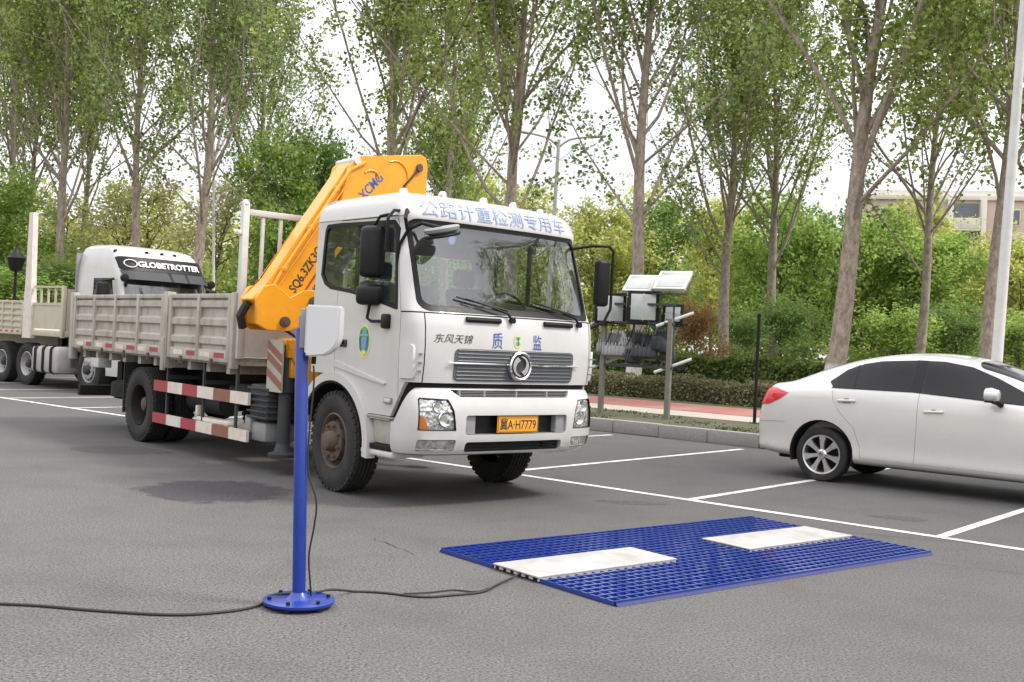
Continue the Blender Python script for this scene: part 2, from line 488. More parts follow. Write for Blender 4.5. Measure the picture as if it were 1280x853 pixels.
def offset(me, d):
    """copy of a closed mesh pushed out along its vertex normals"""
    n = len(me.vertices)
    co = np.empty(n * 3, 'f'); no = np.empty(n * 3, 'f')
    me.vertices.foreach_get('co', co)
    me.vertex_normals.foreach_get('vector', no)
    c = me.copy()
    c.vertices.foreach_set('co', co + no * d); c.update()
    return c

def prism_mesh(poly, axis, lo, hi):
    return MB().prism(poly, axis, lo, hi).mesh('cut', (), 0)

def pane(solid, poly, axis, lo, hi, out, inn, hole=None):
    """a curved sheet that follows the surface of a solid inside a prism"""
    k = boolean(offset(solid, out), prism_mesh(poly, axis, lo, hi), 'INTERSECT')
    k = boolean(k, offset(solid, -inn), 'DIFFERENCE')
    if hole: k = boolean(k, prism_mesh(hole, axis, lo - 1, hi + 1), 'DIFFERENCE')
    return k

def rrect(x0, x1, y0, y1, r=0.03, n=3):
    out = []
    for cx, cy, a0 in ((x1 - r, y1 - r, 0), (x0 + r, y1 - r, 90), (x0 + r, y0 + r, 180), (x1 - r, y0 + r, 270)):
        for k in range(n + 1):
            t = R(a0 + 90 * k / n)
            out.append((cx + r * math.cos(t), cy + r * math.sin(t)))
    return out

def place_mesh(name, me, mat, parent, smooth=35):
    me.materials.clear()
    finish(me, [mat], smooth)
    return link(name, me, parent)

def text_mesh(body, size=1.0, bold=0.0):
    c = bpy.data.curves.new('t', 'FONT')
    c.body = body; c.size = size; c.align_x = 'CENTER'; c.align_y = 'CENTER'; c.offset = bold
    c.resolution_u = 3
    o = bpy.data.objects.new('t', c); COL.objects.link(o)
    bpy.context.view_layer.update()
    me = bpy.data.meshes.new_from_object(o.evaluated_get(bpy.context.evaluated_depsgraph_get()))
    bpy.data.objects.remove(o)
    return me

def lettering(name, body, mat, parent, width, height, fn, bold=0.0, shear=0.0):
    """flat text scaled to width x height whose points (x,y) go through fn to a place on a surface"""
    me = text_mesh(body, 1.0, bold)
    bm = bmesh.new(); bm.from_mesh(me)
    bmesh.ops.subdivide_edges(bm, edges=[e for e in bm.edges if e.calc_length() > 0.16], cuts=2)
    xs = [v.co.x for v in bm.verts]; ys = [v.co.y for v in bm.verts]
    x0, x1, y0, y1 = min(xs), max(xs), min(ys), max(ys)
    for v in bm.verts:
        x = ((v.co.x - x0) / (x1 - x0) - 0.5) * width
        y = ((v.co.y - y0) / (y1 - y0) - 0.5) * height
        v.co = fn(x + shear * y, y)
    m2 = bpy.data.meshes.new(name); bm.to_mesh(m2); bm.free()
    m2.materials.append(mat)
    return link(name, m2, parent)

def interp(x, xs, ys):
    return float(np.interp(x, xs, ys))

# ================================================================== SETTING
LO = Vector((0.0, 13.143)); LE = Vector((0.6421, 0.7666)); LD = Vector((0.7666, -0.6421))
LYAW = math.atan2(LD.y, LD.x)
def lf(t, s, z=0.0):
    p = LO + LD * t + LE * s
    return (p.x, p.y, z)

def sheet(name, pts, mat, kind='structure'):
    b = MB()
    vs = [b.bm.verts.new(p) for p in pts]
    b.bm.faces.new(vs)
    o = b.build(name, mat, smooth=0)
    o['kind'] = kind
    return o

def strip(name, t0, t1, s0, s1, z, mat):
    return sheet(name, [lf(t0, s0, z), lf(t1, s0, z), lf(t1, s1, z), lf(t0, s1, z)], mat)

sheet('ground', [(-900, -900, 0), (900, -900, 0), (900, 900, 0), (-900, 900, 0)], M['asphalt'])
strip('park_ground', -400, 400, 6.8, 420, 0.205, M['park'])
strip('verge', -120, 90, 6.8, 9.6, 0.212, M['verge'])
strip('sand_path', -120, 90, 9.6, 11.3, 0.220, M['sand'])
strip('red_path', -120, 90, 11.3, 14.2, 0.226, M['redpath'])
strip('far_path', -140, 90, 27.0, 29.0, 0.230, M['sand'])

# painted bay lines: one long line with bays towards the kerb
b = MB()
def lq(t0, t1, s0, s1, z=0.004):
    b.bm.faces.new([b.bm.verts.new(lf(t, s, z)) for t, s in ((t0, s0), (t1, s0), (t1, s1), (t0, s1))])
lq(-60, 40, -0.055, 0.055)
for k in range(-20, 13):
    if k in (2,): pass
    t = -0.06 + 2.62 * k
    lq(t - 0.05, t + 0.05, 0.056, 6.15)
o = b.build('bay_lines', M['line'], smooth=0); o['kind'] = 'structure'

# kerb stones
b = MB()
t = -110.0
rnd = random.Random(3)
while t < 80:
    L = 0.99
    w = rnd.uniform(-0.006, 0.006)
    n0 = len(b.bm.verts)
    b.box((0, 0, 0), (L, 0.17, 0.24), 0.018)
    b.bm.verts.ensure_lookup_table()
    p = lf(t + L / 2, 6.715 + w)
    bmesh.ops.transform(b.bm, matrix=Matrix.Translation((p[0], p[1], 0.119 + w)) @ Matrix.Rotation(LYAW, 4, 'Z'), verts=b.bm.verts[n0:])
    t += 1.0
o = b.build('kerb', M['kerb']); o['kind'] = 'structure'

def blob(name, cx, cy, rx, ry, rot, z, mat, seed=1, n=40, j=0.12):
    q = random.Random(seed)
    ph = [q.uniform(0, 6.28) for _ in range(5)]
    pts = []
    for k in range(n):
        t = 2 * math.pi * k / n
        r = 1 + j * sum(math.sin((i + 2) * t + ph[i]) / (i + 1.2) for i in range(5))
        x, y = rx * r * math.cos(t), ry * r * math.sin(t)
        pts.append((cx + x * math.cos(rot) - y * math.sin(rot), cy + x * math.sin(rot) + y * math.cos(rot), z))
    return sheet(name, pts, mat)
blob('oil_stain', -2.80, 10.62, 0.72, 1.05, 0.5, 0.003, M['stain'], 4, 48, .22)
blob('wear_patch', 1.28, 11.1, 0.5, 0.2, 0.1, 0.003, M['wear'], 9)
blob('wear_patch', 4.0, 10.9, 0.42, 0.17, -0.4, 0.003, M['wear'], 12)
blob('wear_patch', -4.9, 13.6, 0.9, 0.45, -0.6, 0.003, M['wear'], 15)

def crack(pts, w, seed):
    q = random.Random(seed); b = MB()
    fine = []
    for (x0, y0), (x1, y1) in zip(pts[:-1], pts[1:]):
        m = max(2, int(math.hypot(x1 - x0, y1 - y0) / 0.06))
        for k in range(m):
            f = k / m
            fine.append((x0 + (x1 - x0) * f + q.uniform(-.018, .018), y0 + (y1 - y0) * f + q.uniform(-.018, .018)))
    L = []; Rr = []
    for i, p in enumerate(fine):
        a = Vector(fine[max(0, i - 1)]); c = Vector(fine[min(len(fine) - 1, i + 1)])
        d = (c - a).normalized(); nn = Vector((-d.y, d.x)) * w * q.uniform(0.25, 1)
        L.append(b.bm.verts.new((p[0] + nn.x, p[1] + nn.y, 0.0045))); Rr.append(b.bm.verts.new((p[0] - nn.x, p[1] - nn.y, 0.0045)))
    for i in range(len(fine) - 1):
        b.bm.faces.new((L[i], L[i + 1], Rr[i + 1], Rr[i]))
    o = b.build('asphalt_crack', M['crack'], smooth=0); o['kind'] = 'structure'
crack([(-1.02, 8.45), (-0.88, 8.28), (-0.72, 8.02), (-0.58, 7.86)], 0.006, 2)
crack([(2.6, 10.05), (3.6, 9.7), (5.4, 9.2)], 0.006, 7)
crack([(3.2, 8.6), (4.4, 8.1), (5.6, 7.9)], 0.005, 8)

# ================================================================== CRANE TRUCK
def super_ring(z, uf, hw, D, ub, p=0.45, bow=0.06, nf=34, ns=5, hb=None):
    """closed plan outline of a cab at height z: bowed front with rounded corners, straight sides, flat back"""
    pts = []
    half = [1, .9985, .994, .985, .97, .95, .92, .88, .83, .77, .70, .60, .50, .40, .30, .20, .10]
    for g in [-v for v in half] + [0] + half[::-1]:
        c = abs(g) ** (1 / p)
        u = uf + D * (1 - math.sqrt(max(0, 1 - c * c)) ** p) + bow * g * g
        pts.append((hw * g, u, z))
    u0 = uf + D + bow
    hb = hb or hw
    for k in range(1, ns + 1):
        f = k / ns
        pts.append((hw + (hb - hw) * f, u0 + (ub - 0.05 - u0) * f, z))
    pts.append((hb - 0.05, ub, z)); pts.append((-hb + 0.05, ub, z))
    for k in range(ns, 0, -1):
        f = k / ns
        pts.append((-hw - (hb - hw) * f, u0 + (ub - 0.05 - u0) * f, z))
    return pts

class Cab:
    def __init__(self, zs, ufs, hws, ubs, D, p=0.45, bow=0.06):
        self.zs, self.ufs, self.hws, self.ubs, self.D, self.p, self.bow = zs, ufs, hws, ubs, D, p, bow
    def par(self, z):
        return interp(z, self.zs, self.ufs), interp(z, self.zs, self.hws), interp(z, self.zs, self.ubs)
    def solid(self, inset=0.0):
        b = MB(); z0, z1 = self.zs[0], self.zs[-1]
        rings = []
        for z in self.zs:
            uf, hw, ub = self.par(z)
            zz = (z0 + z1) / 2 + (z - (z0 + z1) / 2) * (1 - 2 * inset / (z1 - z0))
            rings.append(super_ring(zz, uf + inset, hw - inset, self.D, ub - inset, self.p, self.bow))
        b.loft(rings)
        return b.mesh('solid', (), 30)
    def front(self, a, z, out=0.0):
        uf, hw, ub = self.par(z)
        c = min(0.999, abs(a) / hw) ** (1 / self.p)
        s = math.sqrt(max(0, 1 - c * c))
        return Vector((a, uf + self.D * (1 - s ** self.p) + self.bow * (a / hw) ** 2 - out, z))

TX, TY, TYAW = 0.107, 10.485, R(40.34)
truck = thing('crane_truck', 'white crane truck with orange folded crane behind its cab and beige open cargo bed', 'truck', (TX, TY, 0), TYAW)

def wheel_meshes(r, w, rim_r, mats, dish=0.06, bolts=8, front=True, hubr=0.10, hublen=0.10):
    """wheel with its outer face at x = -w/2; returns (rim, tyre, hub) meshes"""
    h = w / 2
    b = MB()
    prof = [(-h * .80, rim_r), (-h * .93, rim_r + .02), (-h * 1.0, (rim_r + r) / 2), (-h * .97, r - .055), (-h * .80, r - .012)]
    ng = 5
    for k in range(ng):
        x0 = -h * .74 + (1.48 * h) * k / ng
        x1 = x0 + 1.48 * h / ng
        g = 0.008
        prof += [(x0, r), (x1 - g * 2, r), (x1 - g * 1.6, r - .014), (x1 - g * .3, r - .014)]
    prof += [(h * .80, r - .012), (h * .97, r - .055), (h, (rim_r + r) / 2), (h * .93, rim_r + .02), (h * .80, rim_r)]
    b.lathe(prof, 48, close=False)
    # shoulder blocks
    for k in range(40):
        t = 2 * math.pi * k / 40
        for sx in (-1, 1):
            b.box((sx * h * .83, (r - .022) * math.cos(t), (r - .022) * math.sin(t)), (h * .22, .03, .05), 0, Matrix.Rotation(t, 3, 'X'))
    tyre = b.mesh('tyre', [mats[1]], 40)
    b = MB()
    if front:
        prof = [(-h * .86, rim_r + .005), (-h * .92, rim_r - .012), (-h * .80, rim_r - .028), (-h * .35, rim_r - .05), (-h * .30, rim_r - .09), (-h * .62 - dish, hubr + .10), (-h * .62 - dish, hubr + .03), (-h * .5 - dish, hubr)]
    else:
        prof = [(-h * .86, rim_r + .005), (-h * .92, rim_r - .012), (-h * .80, rim_r - .028), (h * .3, rim_r - .05), (h * .55, rim_r - .09), (h * .45, hubr + .12), (h * .40, hubr)]
    b.lathe(prof, 40, close=False)
    x = prof[-2][0]
    for k in range(bolts):
        t = 2 * math.pi * k / bolts
        rr = hubr + .065
        b.cyl((x + .01, rr * math.cos(t), rr * math.sin(t)), (x - .035, rr * math.cos(t), rr * math.sin(t)), .017, 6)
    # hand holes
    b.mi = 1
    for k in range(bolts):
        t = 2 * math.pi * (k + .5) / bolts
        rr = rim_r - .075
        xx = (prof[4][0] + prof[5][0]) / 2 - (0.028 if front else 0.05)
        b.lathe([(xx, 0.001), (xx - .006, .030)], 10, c=(0, rr * math.cos(t), rr * math.sin(t)), close=False)
    b.lathe([(h * .75, rim_r - .06), (h * .75, 0.01)], 24, close=True)
    rim = b.mesh('rim', [mats[0], M['matte']], 40)
    b = MB()
    x0 = x
    b.lathe([(x0 + .02, hubr + .012), (x0 - hublen * .5, hubr), (x0 - hublen * .9, hubr * .8), (x0 - hublen, hubr * .45)], 24)
    hub = b.mesh('hub', [mats[2]], 40)
    return rim, tyre, hub

def put_wheel(parent, meshes, x, y, z, side, steer=0.0, tilt=0.0):
    rim, tyre, hub = meshes
    w = link('wheel', rim, parent, (x, y, z))
    w.rotation_euler = (tilt, 0, (0 if side < 0 else math.pi) + steer)
    link('tyre', tyre, w); link('hub', hub, w)
    return w

fw = wheel_meshes(0.51, 0.28, 0.285, (M['rust'], M['rubber'], M['rust']), .05, 8, True, .10, .09)
rw = wheel_meshes(0.51, 0.28, 0.285, (M['matte'], M['rubber'], M['rust']), .05, 8, False, .11, .14)
put_wheel(truck, fw, -1.02, 1.53, 0.51, -1, R(-4), 0.3)
put_wheel(truck, fw, 1.02, 1.53, 0.51, 1, R(-4), 1.1)
for x, s in ((-1.05, -1), (-0.72, 1), (1.05, 1), (0.72, -1)):
    put_wheel(truck, rw, x, 6.60, 0.51, s, 0, x)

cab_def = Cab(
    [.80, .95, 1.10, 1.20, 1.35, 1.52, 1.70, 1.82, 1.87, 1.93, 2.10, 2.30, 2.50, 2.68, 2.735, 2.78, 2.86, 2.93, 2.975, 3.005, 3.02],
    [.10, .09, .08, .070, .055, .050, .06, .085, .12, .15, .205, .265, .33, .385, .375, .385, .415, .47, .55, .70, .98],
    [1.15, 1.155, 1.16, 1.165, 1.17, 1.17, 1.17, 1.17, 1.17, 1.168, 1.165, 1.162, 1.158, 1.152, 1.155, 1.15, 1.135, 1.10, 1.04, .95, .78],
    [2.06] * 15 + [2.06, 2.055, 2.03, 1.99, 1.93, 1.80], 0.27)
solid = cab_def.solid()
shell = boolean(solid, cab_def.solid(0.05), 'DIFFERENCE')
lining = boolean(cab_def.solid(0.054), cab_def.solid(0.07), 'DIFFERENCE')
ws_out = rrect(-1.092, 1.092, 1.845, 2.72, .10, 4)
ws_in = rrect(-1.045, 1.045, 1.905, 2.68, .08, 4)
# leave the lower corners of the windscreen wider than the top like the real pane
sw_poly = [(.60, 2.70), (.53, 2.62), (.455, 1.86), (.47, 1.845), (.9, 1.935), (1.30, 2.005), (1.70, 2.05), (1.82, 2.10), (1.90, 2.20), (1.87, 2.66), (1.83, 2.715), (1.6, 2.72)]
sw_in = [(.63, 2.665), (.575, 2.60), (.50, 1.905), (.9, 1.972), (1.30, 2.04), (1.68, 2.085), (1.79, 2.125), (1.865, 2.215), (1.835, 2.64), (1.80, 2.68), (1.6, 2.685)]
cuts = [prism_mesh(ws_out, 'y', -.5, .93), prism_mesh(sw_poly, 'x', -2, 2), prism_mesh(rrect(-.96, .90, 1.95, 2.52, .06), 'y', 1.85, 2.6)]
arch = []
for k in range(25):
    t = 2 * math.pi * k / 24
    arch.append((1.53 + .62 * math.cos(t), .51 + .62 * math.sin(t)))
low = [(-.5, .3), (-.5, 1.182), (.30, 1.182), (.545, .82), (.545, .3)]
for c in cuts:
    shell = boolean(shell, c, 'DIFFERENCE'); lining = boolean(lining, c, 'DIFFERENCE')
for c in (prism_mesh(arch[:-1], 'x', -2, 2), prism_mesh([(1.53, .2), (2.4, .2), (2.4, 1.19), (1.6, 1.19)], 'x', -2, 2), prism_mesh(low, 'x', -2, 2)):
    shell = boolean(shell, c, 'DIFFERENCE')
    solid_low = c
lining = boolean(lining, prism_mesh([(-1, .2), (3, .2), (3, 1.21), (-1, 1.21)], 'x', -2, 2), 'DIFFERENCE')
# doors cut out as panels of their own
def door_poly(g):
    return [(.41 + g, .84 + g), (1.0 - g * .5, .84 + g), (1.16 - g, 1.06 + g), (1.40 - g, 1.18 + g), (1.545 - g, 1.20 + g), (1.545 - g, 2.74 - g), (.57 + g, 2.735 - g), (.40 + g, 1.80)]
doors = {}
for sgn in (-1, 1):
    lo, hi = (-2, -.6) if sgn < 0 else (.6, 2)
    doors[sgn] = boolean(shell, prism_mesh(door_poly(.004), 'x', lo, hi), 'INTERSECT')
for sgn in (-1, 1):
    lo, hi = (-2, -.6) if sgn < 0 else (.6, 2)
    shell = boolean(shell, prism_mesh(door_poly(-.004), 'x', lo, hi), 'DIFFERENCE')
cab = place_mesh('cab', shell, M['white'], truck, 28)
place_mesh('interior_lining', lining, M['lining'], cab)
place_mesh('windscreen', pane(solid, rrect(-1.07, 1.07, 1.87, 2.70, .09, 4), 'y', -.5, .93, -.012, .018), M['glass'], cab)
place_mesh('windscreen_surround', pane(solid, ws_out, 'y', -.5, .93, .002, .022, ws_in), M['black'], cab)
place_mesh('rear_window', pane(solid, rrect(-.95, .89, 1.96, 2.51, .05), 'y', 1.85, 2.6, -.01, .016), M['sideglass'], cab)

def front_pt(defn, out):
    return lambda x, z0: (lambda x_, y_: defn.front(x_ + x, z0 + y_, out))

for sgn in (-1, 1):
    lo, hi = (-2, -.6) if sgn < 0 else (.6, 2)
    d = place_mesh('door', doors[sgn], M['white'], truck, 28)
    inside = [q for q in sw_poly]
    place_mesh('side_window', pane(solid, sw_poly, 'x', lo, hi, -.012, .018), M['sideglass'], d)
    place_mesh('window_surround', pane(solid, sw_poly, 'x', lo, hi, .002, .022, sw_in), M['black'], d)
    b = MB(); b.bx(sgn * 1.13 - .012, sgn * 1.13 + .012, 1.235, 1.285, 2.02, 2.70); b.build('window_divider', M['black'], d)
    b = MB()
    b.box((sgn * 1.178, 1.42, 1.505), (.02, .20, .075), .012)
    b.mi = 1; b.box((sgn * 1.205, 1.43, 1.515), (.03, .17, .03), .01); b.box((sgn * 1.192, 1.36, 1.515), (.03, .03, .03), .005)
    b.build('door_handle', [M['darkgrey'], M['black']], d)
    # raised moulding running down towards the front above the arch
    b = MB()
    b.prism([(1.54, 1.335), (1.54, 1.27), (1.1, 1.20), (.62, 1.135), (.60, 1.15)], 'x', sgn * 1.160, sgn * 1.182)
    b.build('moulding', M['white'], d)
    b = MB(); b.box((sgn * 1.168, .56, .99), (.016, .13, .06), .006); b.mi = 1; b.box((sgn * 1.176, .56, .99), (.01, .10, .035), .004)
    b.build('side_marker', [M['midgrey'], M['palegrey']], d)
    if sgn < 0:
        # round green and blue badge with a yellow rim
        def disc(name, mat, sx, sz, x, poly=None, oz=0.0, oy=0.0):
            bb = MB()
            pl = poly or [(1.005 + oy + sx * math.cos(2 * math.pi * k / 40), 1.54 + oz + sz * math.sin(2 * math.pi * k / 40)) for k in range(40)]
            bb.prism(pl, 'x', x, -1.15)
            return bb.build(name, mat, d)
        X = -1.173
        disc('badge_rim', M['gold'], .115, .17, X)
        disc('badge_field', M['stripewhite'], .100, .150, X - .002)
        disc('badge_field', M['green'], .092, .140, X - .004)
        for q in (-1, 1):
            disc('badge_wing', M['dkblue'], 0, 0, X - .006, [(1.005 + q * .03, 1.43), (1.005 + q * .07, 1.46), (1.005 + q * .082, 1.55), (1.005 + q * .065, 1.64), (1.005 + q * .04, 1.66), (1.005 + q * .05, 1.56)])
            disc('badge_bar', M['paleblue'], 0, 0, X - .0065, [(1.005 + q * .012, 1.47), (1.005 + q * .038, 1.47), (1.005 + q * .038, 1.57), (1.005 + q * .012, 1.57)])
        disc('badge_band', M['paleblue'], 0, 0, X - .007, [(.93, 1.585), (1.08, 1.585), (1.08, 1.605), (.93, 1.605)])
        disc('badge_rim', M['gold'], .045, .022, X - .007, None, -.115)

# cab seams, corner vents, dark gap above the bumper
place_mesh('gap_filler', boolean(cab_def.solid(0.035), prism_mesh([(-.5, .80), (-.5, 1.2), (.35, 1.2), (.66, .80)], 'x', -2, 2), 'INTERSECT'), M['matte'], cab)  # matt black filler standing in for the dark of the bumper gap
for sgn in (-1, 1):
    lo, hi = (-2, -.9) if sgn < 0 else (.9, 2)
    v = place_mesh('corner_vent', pane(solid, rrect(.20, .37, 1.215, 1.53, .025), 'x', lo, hi, .022, .02), M['white2'], cab)
    b = MB()
    for k in range(3):
        p = cab_def.front(sgn * 1.10, 1.29 + .08 * k, .024)
        b.box((p.x, p.y, p.z), (.075, .03, .012), 0, Matrix.Rotation(R(50) * -sgn, 3, 'Z'))
    b.build('vent_slot', M['midgrey'], cab)
# panel seams on the front
b = MB()
seam = pane(solid, [(-1.2, 1.838), (-1.2, 1.826), (1.2, 1.826), (1.2, 1.838)], 'y', -.5, .40, .002, .01)
place_mesh('hood_seam', seam, M['matte'], cab)
for sgn in (-1, 1):
    place_mesh('hood_seam', pane(solid, [(sgn * 1.05, 1.17), (sgn * 1.058, 1.17), (sgn * 1.058, 1.828), (sgn * 1.05, 1.828)], 'y', -.5, .6, .002, .01), M['matte'], cab)
# drip rail line under the roof cap
place_mesh('roof_seam', pane(solid, [(.5, 2.742), (2.2, 2.752), (2.2, 2.762), (.5, 2.752)], 'x', -2, -.6, .010, .012), M['white'], cab)

# writing on the cab
lettering('roof_lettering', '公路计重检测专用车', M['paleblue'], cab, 1.86, .165, front_pt(cab_def, .010)(-.03, 2.838), 0.002)
lettering('hood_lettering', '东风天锦', M['ink'], cab, .40, .085, front_pt(cab_def, .004)(-.77, 1.60), 0.0, 0.35)
lettering('hood_lettering', '质', M['dkblue'], cab, .125, .155, front_pt(cab_def, .004)(-.275, 1.60), 0.006)
lettering('hood_lettering', '监', M['dkblue'], cab, .115, .145, front_pt(cab_def, .004)(.235, 1.60), 0.006)
for (w, h, dz, mt, o_) in ((.10, .13, 0, M['gold'], .004), (.075, .10, .0, M['stripewhite'], .0055), (.055, .03, .03, M['green'], .007), (.055, .03, -.02, M['green'], .007), (.012, .09, 0, M['dkblue'], .0085)):
    bb = MB(); pl = rrect(-.5, .5, -.5, .5, .42, 6) if h > .05 and w > .03 else rrect(-.5, .5, -.5, .5, .1, 2)
    vs = [bb.bm.verts.new(cab_def.front(-.02 + x * w, 1.60 + dz + y * h, o_)) for x, y in pl]
    bb.bm.faces.new(vs); bb.build('hood_badge', mt, cab, 0)

# grille panel with chrome bar and round emblem
gr = place_mesh('grille', pane(solid, rrect(-.76, .76, 1.205, 1.51, .05), 'y', -.5, .6, .008, .012), M['grille'], truck)
b = MB()
for k in range(9):
    z = 1.225 + .034 * k
    pts = [cab_def.front(-.73 + 1.46 * i / 14, z, .010) for i in range(15)]
    b.tube(pts, .006, 5)
b.build('grille_slat', M['grille'], gr)
for x0, x1 in ((-.83, -.13), (.13, .83)):
    b = MB()
    b.tube([cab_def.front(x0 + (x1 - x0) * i / 8, 1.372, .020) for i in range(9)], [.006 if (i in (0, 8)) else .0125 for i in range(9)], 8)
    b.build('chrome_bar', M['chrome'], gr)
b = MB()
ce = cab_def.front(0, 1.362, .025)
def ring_pts(rx, rz, y): return [(ce.x + rx * math.cos(2 * math.pi * k / 36), ce.y + y, ce.z + rz * math.sin(2 * math.pi * k / 36)) for k in range(36)]
b.lathe([(.0, .112), (-.02, .116), (-.03, .128), (-.02, .142), (0.01, .146)], 36, 'y', tuple(ce), close=False)
b.mi = 1; b.lathe([(-.002, .001), (-.002, .116)], 36, 'y', tuple(ce), close=False)
b.mi = 0
for sg in (1, -1):
    out = []; inn = []
    for k in range(13):
        t = R(-62 + 150 * k / 12)
        out.append((.100 * math.cos(t), .100 * math.sin(t)))
        inn.append((-.035 + .088 * math.cos(t * 1.02) * 1.0 + .03 * (k / 12), .088 * math.sin(t) * 0.86 + .012))
    pl = [(ce.x + sg * x, ce.z + sg * z) for x, z in out + inn[::-1]]
    b.prism(pl, 'y', ce.y - .022, ce.y - .004)
b.build('emblem', [M['chrome'], M['darkgrey']], gr)

# bumper
bdef = Cab([.505, .52, .56, .66, .80, .92, 1.0, 1.06, 1.10, 1.130, 1.138], [.10, .055, .025, .0, -.012, -.012, .0, .018, .035, .06, .10],
           [1.13, 1.155, 1.17, 1.178, 1.178, 1.172, 1.165, 1.158, 1.15, 1.14, 1.11], [.66] * 11, .40, .42)
bsol = bdef.solid()
bm_ = bsol
bm_ = boolean(bm_, prism_mesh([(.475, .2), (.475, 1.5), (1.2, 1.5), (1.2, .2)], 'x', -2, 2), 'DIFFERENCE')
bm_ = boolean(bm_, prism_mesh([(.225, 1.3), (.225, 1.14), (.435, .80), (.9, .80), (.9, 1.3)], 'x', -2, 2), 'DIFFERENCE')
holes = [(rrect(-.645, .645, .705, .888, .03), .16), (rrect(-.63, .60, .538, .635, .035), .10), ([(-.80, 1.123), (.72, 1.123), (.66, 1.058), (-.70, 1.058)], .12),
         (rrect(-1.10, -.735, .55, .66, .02), .45), (rrect(.735, 1.10, .55, .66, .02), .45)]
HL = [(-1.105, .745), (-.745, .745), (-.775, .93), (-.83, 1.035), (-1.085, 1.045), (-1.10, 1.03)]
HR = [(-x, z) for x, z in HL]
for pl, dep in holes[:3]:
    bm_ = boolean(bm_, prism_mesh(pl, 'y', -.5, dep), 'DIFFERENCE')
for pl in (HL, HR, holes[3][0], holes[4][0]):
    bm_ = boolean(bm_, boolean(prism_mesh(pl, 'y', -.5, .6), offset(bsol, -.035), 'DIFFERENCE'), 'DIFFERENCE')
bumper = place_mesh('bumper', bm_, M['white'], truck, 28)
for x0, x1, mi in ((-.64, -.515, 0), (.515, .64, 0), (-.513, .513, 1)):
    b = MB()
    b.bx(x0, x1, .035 if mi == 0 else .10, .155, .708, .886, .004)
    b.build('bumper_insert', M['black'] if mi else M['midgrey'], bumper)
b = MB()
b.bx(-.62, .59, .085, .098, .54, .633)
for k in range(3): b.bx(-.61, .58, .06, .086, .555 + .028 * k, .563 + .028 * k, .002)
b.bx(.37, .53, .050, .075, .60, .612, .002); b.bx(.37, .50, .050, .075, .572, .58, .002)
b.build('lower_grille', [M['black']], bumper)
b = MB()
b.bx(-.78, .70, .09, .115, 1.06, 1.122)
b.mi = 1
for k in range(4): b.bx(-.74 + .01 * k, .68, .065, .092, 1.066 + .015 * k, 1.071 + .015 * k)
for x in (-.70, -.40, .0, .40): b.bx(x - .01, x + .01, .06, .094, 1.062, 1.12)
b.build('bumper_grille', [M['matte'], M['midgrey']], bumper)
for pl, amb in ((HL, -1), (HR, 1)):
    h = place_mesh('headlight', pane(bsol, [(x * .998 + .002 * (-1 if x > 0 else 1), z) for x, z in pl], 'y', -.5, .6, -.018, .034), M['lamp'], bumper)
    ap = [(amb * 1.098, .752), (amb * 1.02, .752), (amb * 1.025, .80), (amb * 1.05, .86), (amb * 1.07, .875), (amb * 1.096, .875)]
    if amb < 0: place_mesh('turn_signal', pane(bsol, ap, 'y', -.5, .6, -.012, .017), M['amber'], h)
    b = MB()
    for x, z, r in ((.86, .85, .07), (.93, .965, .055)):
        p = bdef.front(amb * x, z, -.014)
        b.lathe([(-.006, r * .98), (-.012, r), (.0, r * 1.06)], 24, 'y', (p.x, p.y + .003, p.z), close=False)
        b.lathe([(-.004, .001), (-.001, r * .6), (-.008, r * .95)], 20, 'y', (p.x, p.y + .003, p.z), close=False)
    b.build('lamp_bowl', M['chrome'], h)
    place_mesh('headlight_rim', pane(bsol, pl, 'y', -.5, .6, .002, .03, [( (x - amb * .92) * .955 + amb * .92, (z - .89) * .955 + .89) for x, z in pl]), M['black'], h)
for sg in (-1, 1):
    pl = rrect(sg * .745, sg * 1.09, .558, .652, .012) if sg > 0 else rrect(-1.09, -.745, .558, .652, .012)
    f = place_mesh('fog_light', pane(bsol, pl, 'y', -.5, .6, -.016, .034), M['lamp'], bumper)
# licence plate
lp = MB(); lp.bx(-.262, .262, .012, .022, .716, .888, .004)
lp = lp.build('license_plate', M['plateyellow'], truck)
lettering('plate_lettering', '冀A·H7779', M['ink'], lp, .46, .115, lambda x, y: Vector((x, .0105, .80 + y)), 0.012)
b = MB()
for z0, z1, x0, x1 in ((.722, .727, -.255, .255), (.877, .882, -.255, .255), (.722, .882, -.255, -.250), (.722, .882, .250, .255)): b.bx(x0, x1, .0095, .0115, z0, z1)
b.build('plate_border', M['ink'], lp)

# wipers with motor covers
for x0, x1 in ((-.10, -.62), (.84, .34)):
    b = MB()
    p0 = cab_def.front(x0, 1.80, .03)
    b.cyl((p0.x, p0.y + .03, p0.z), (p0.x, p0.y - .02, p0.z), .028, 12)
    pts = [p0, cab_def.front(x0 - .05, 1.865, .05), cab_def.front((x0 + x1) / 2, 1.925, .055), cab_def.front(x1, 1.985 if x0 < 0 else 1.975, .05)]
    b.tube(pts, [.014, .012, .009, .006], 6)
    q0 = cab_def.front(x0 - .02, 1.90, .025); q1 = cab_def.front(x1 - .08, 2.00, .03)
    b.tube([cab_def.front(x0 - .02 + (x1 - .08 - x0 + .02) * k / 6, 1.895 + .10 * k / 6, .022) for k in range(7)], .010, 6)
    b.build('wiper', M['black'], cab)
    b = MB()
    xa = -.64 if x0 < 0 else .33
    b.tube([cab_def.front(xa + .40 * k / 6, 1.787, .012) for k in range(7)], .026, 8)
    b.build('wiper_cover', M['black'], cab)

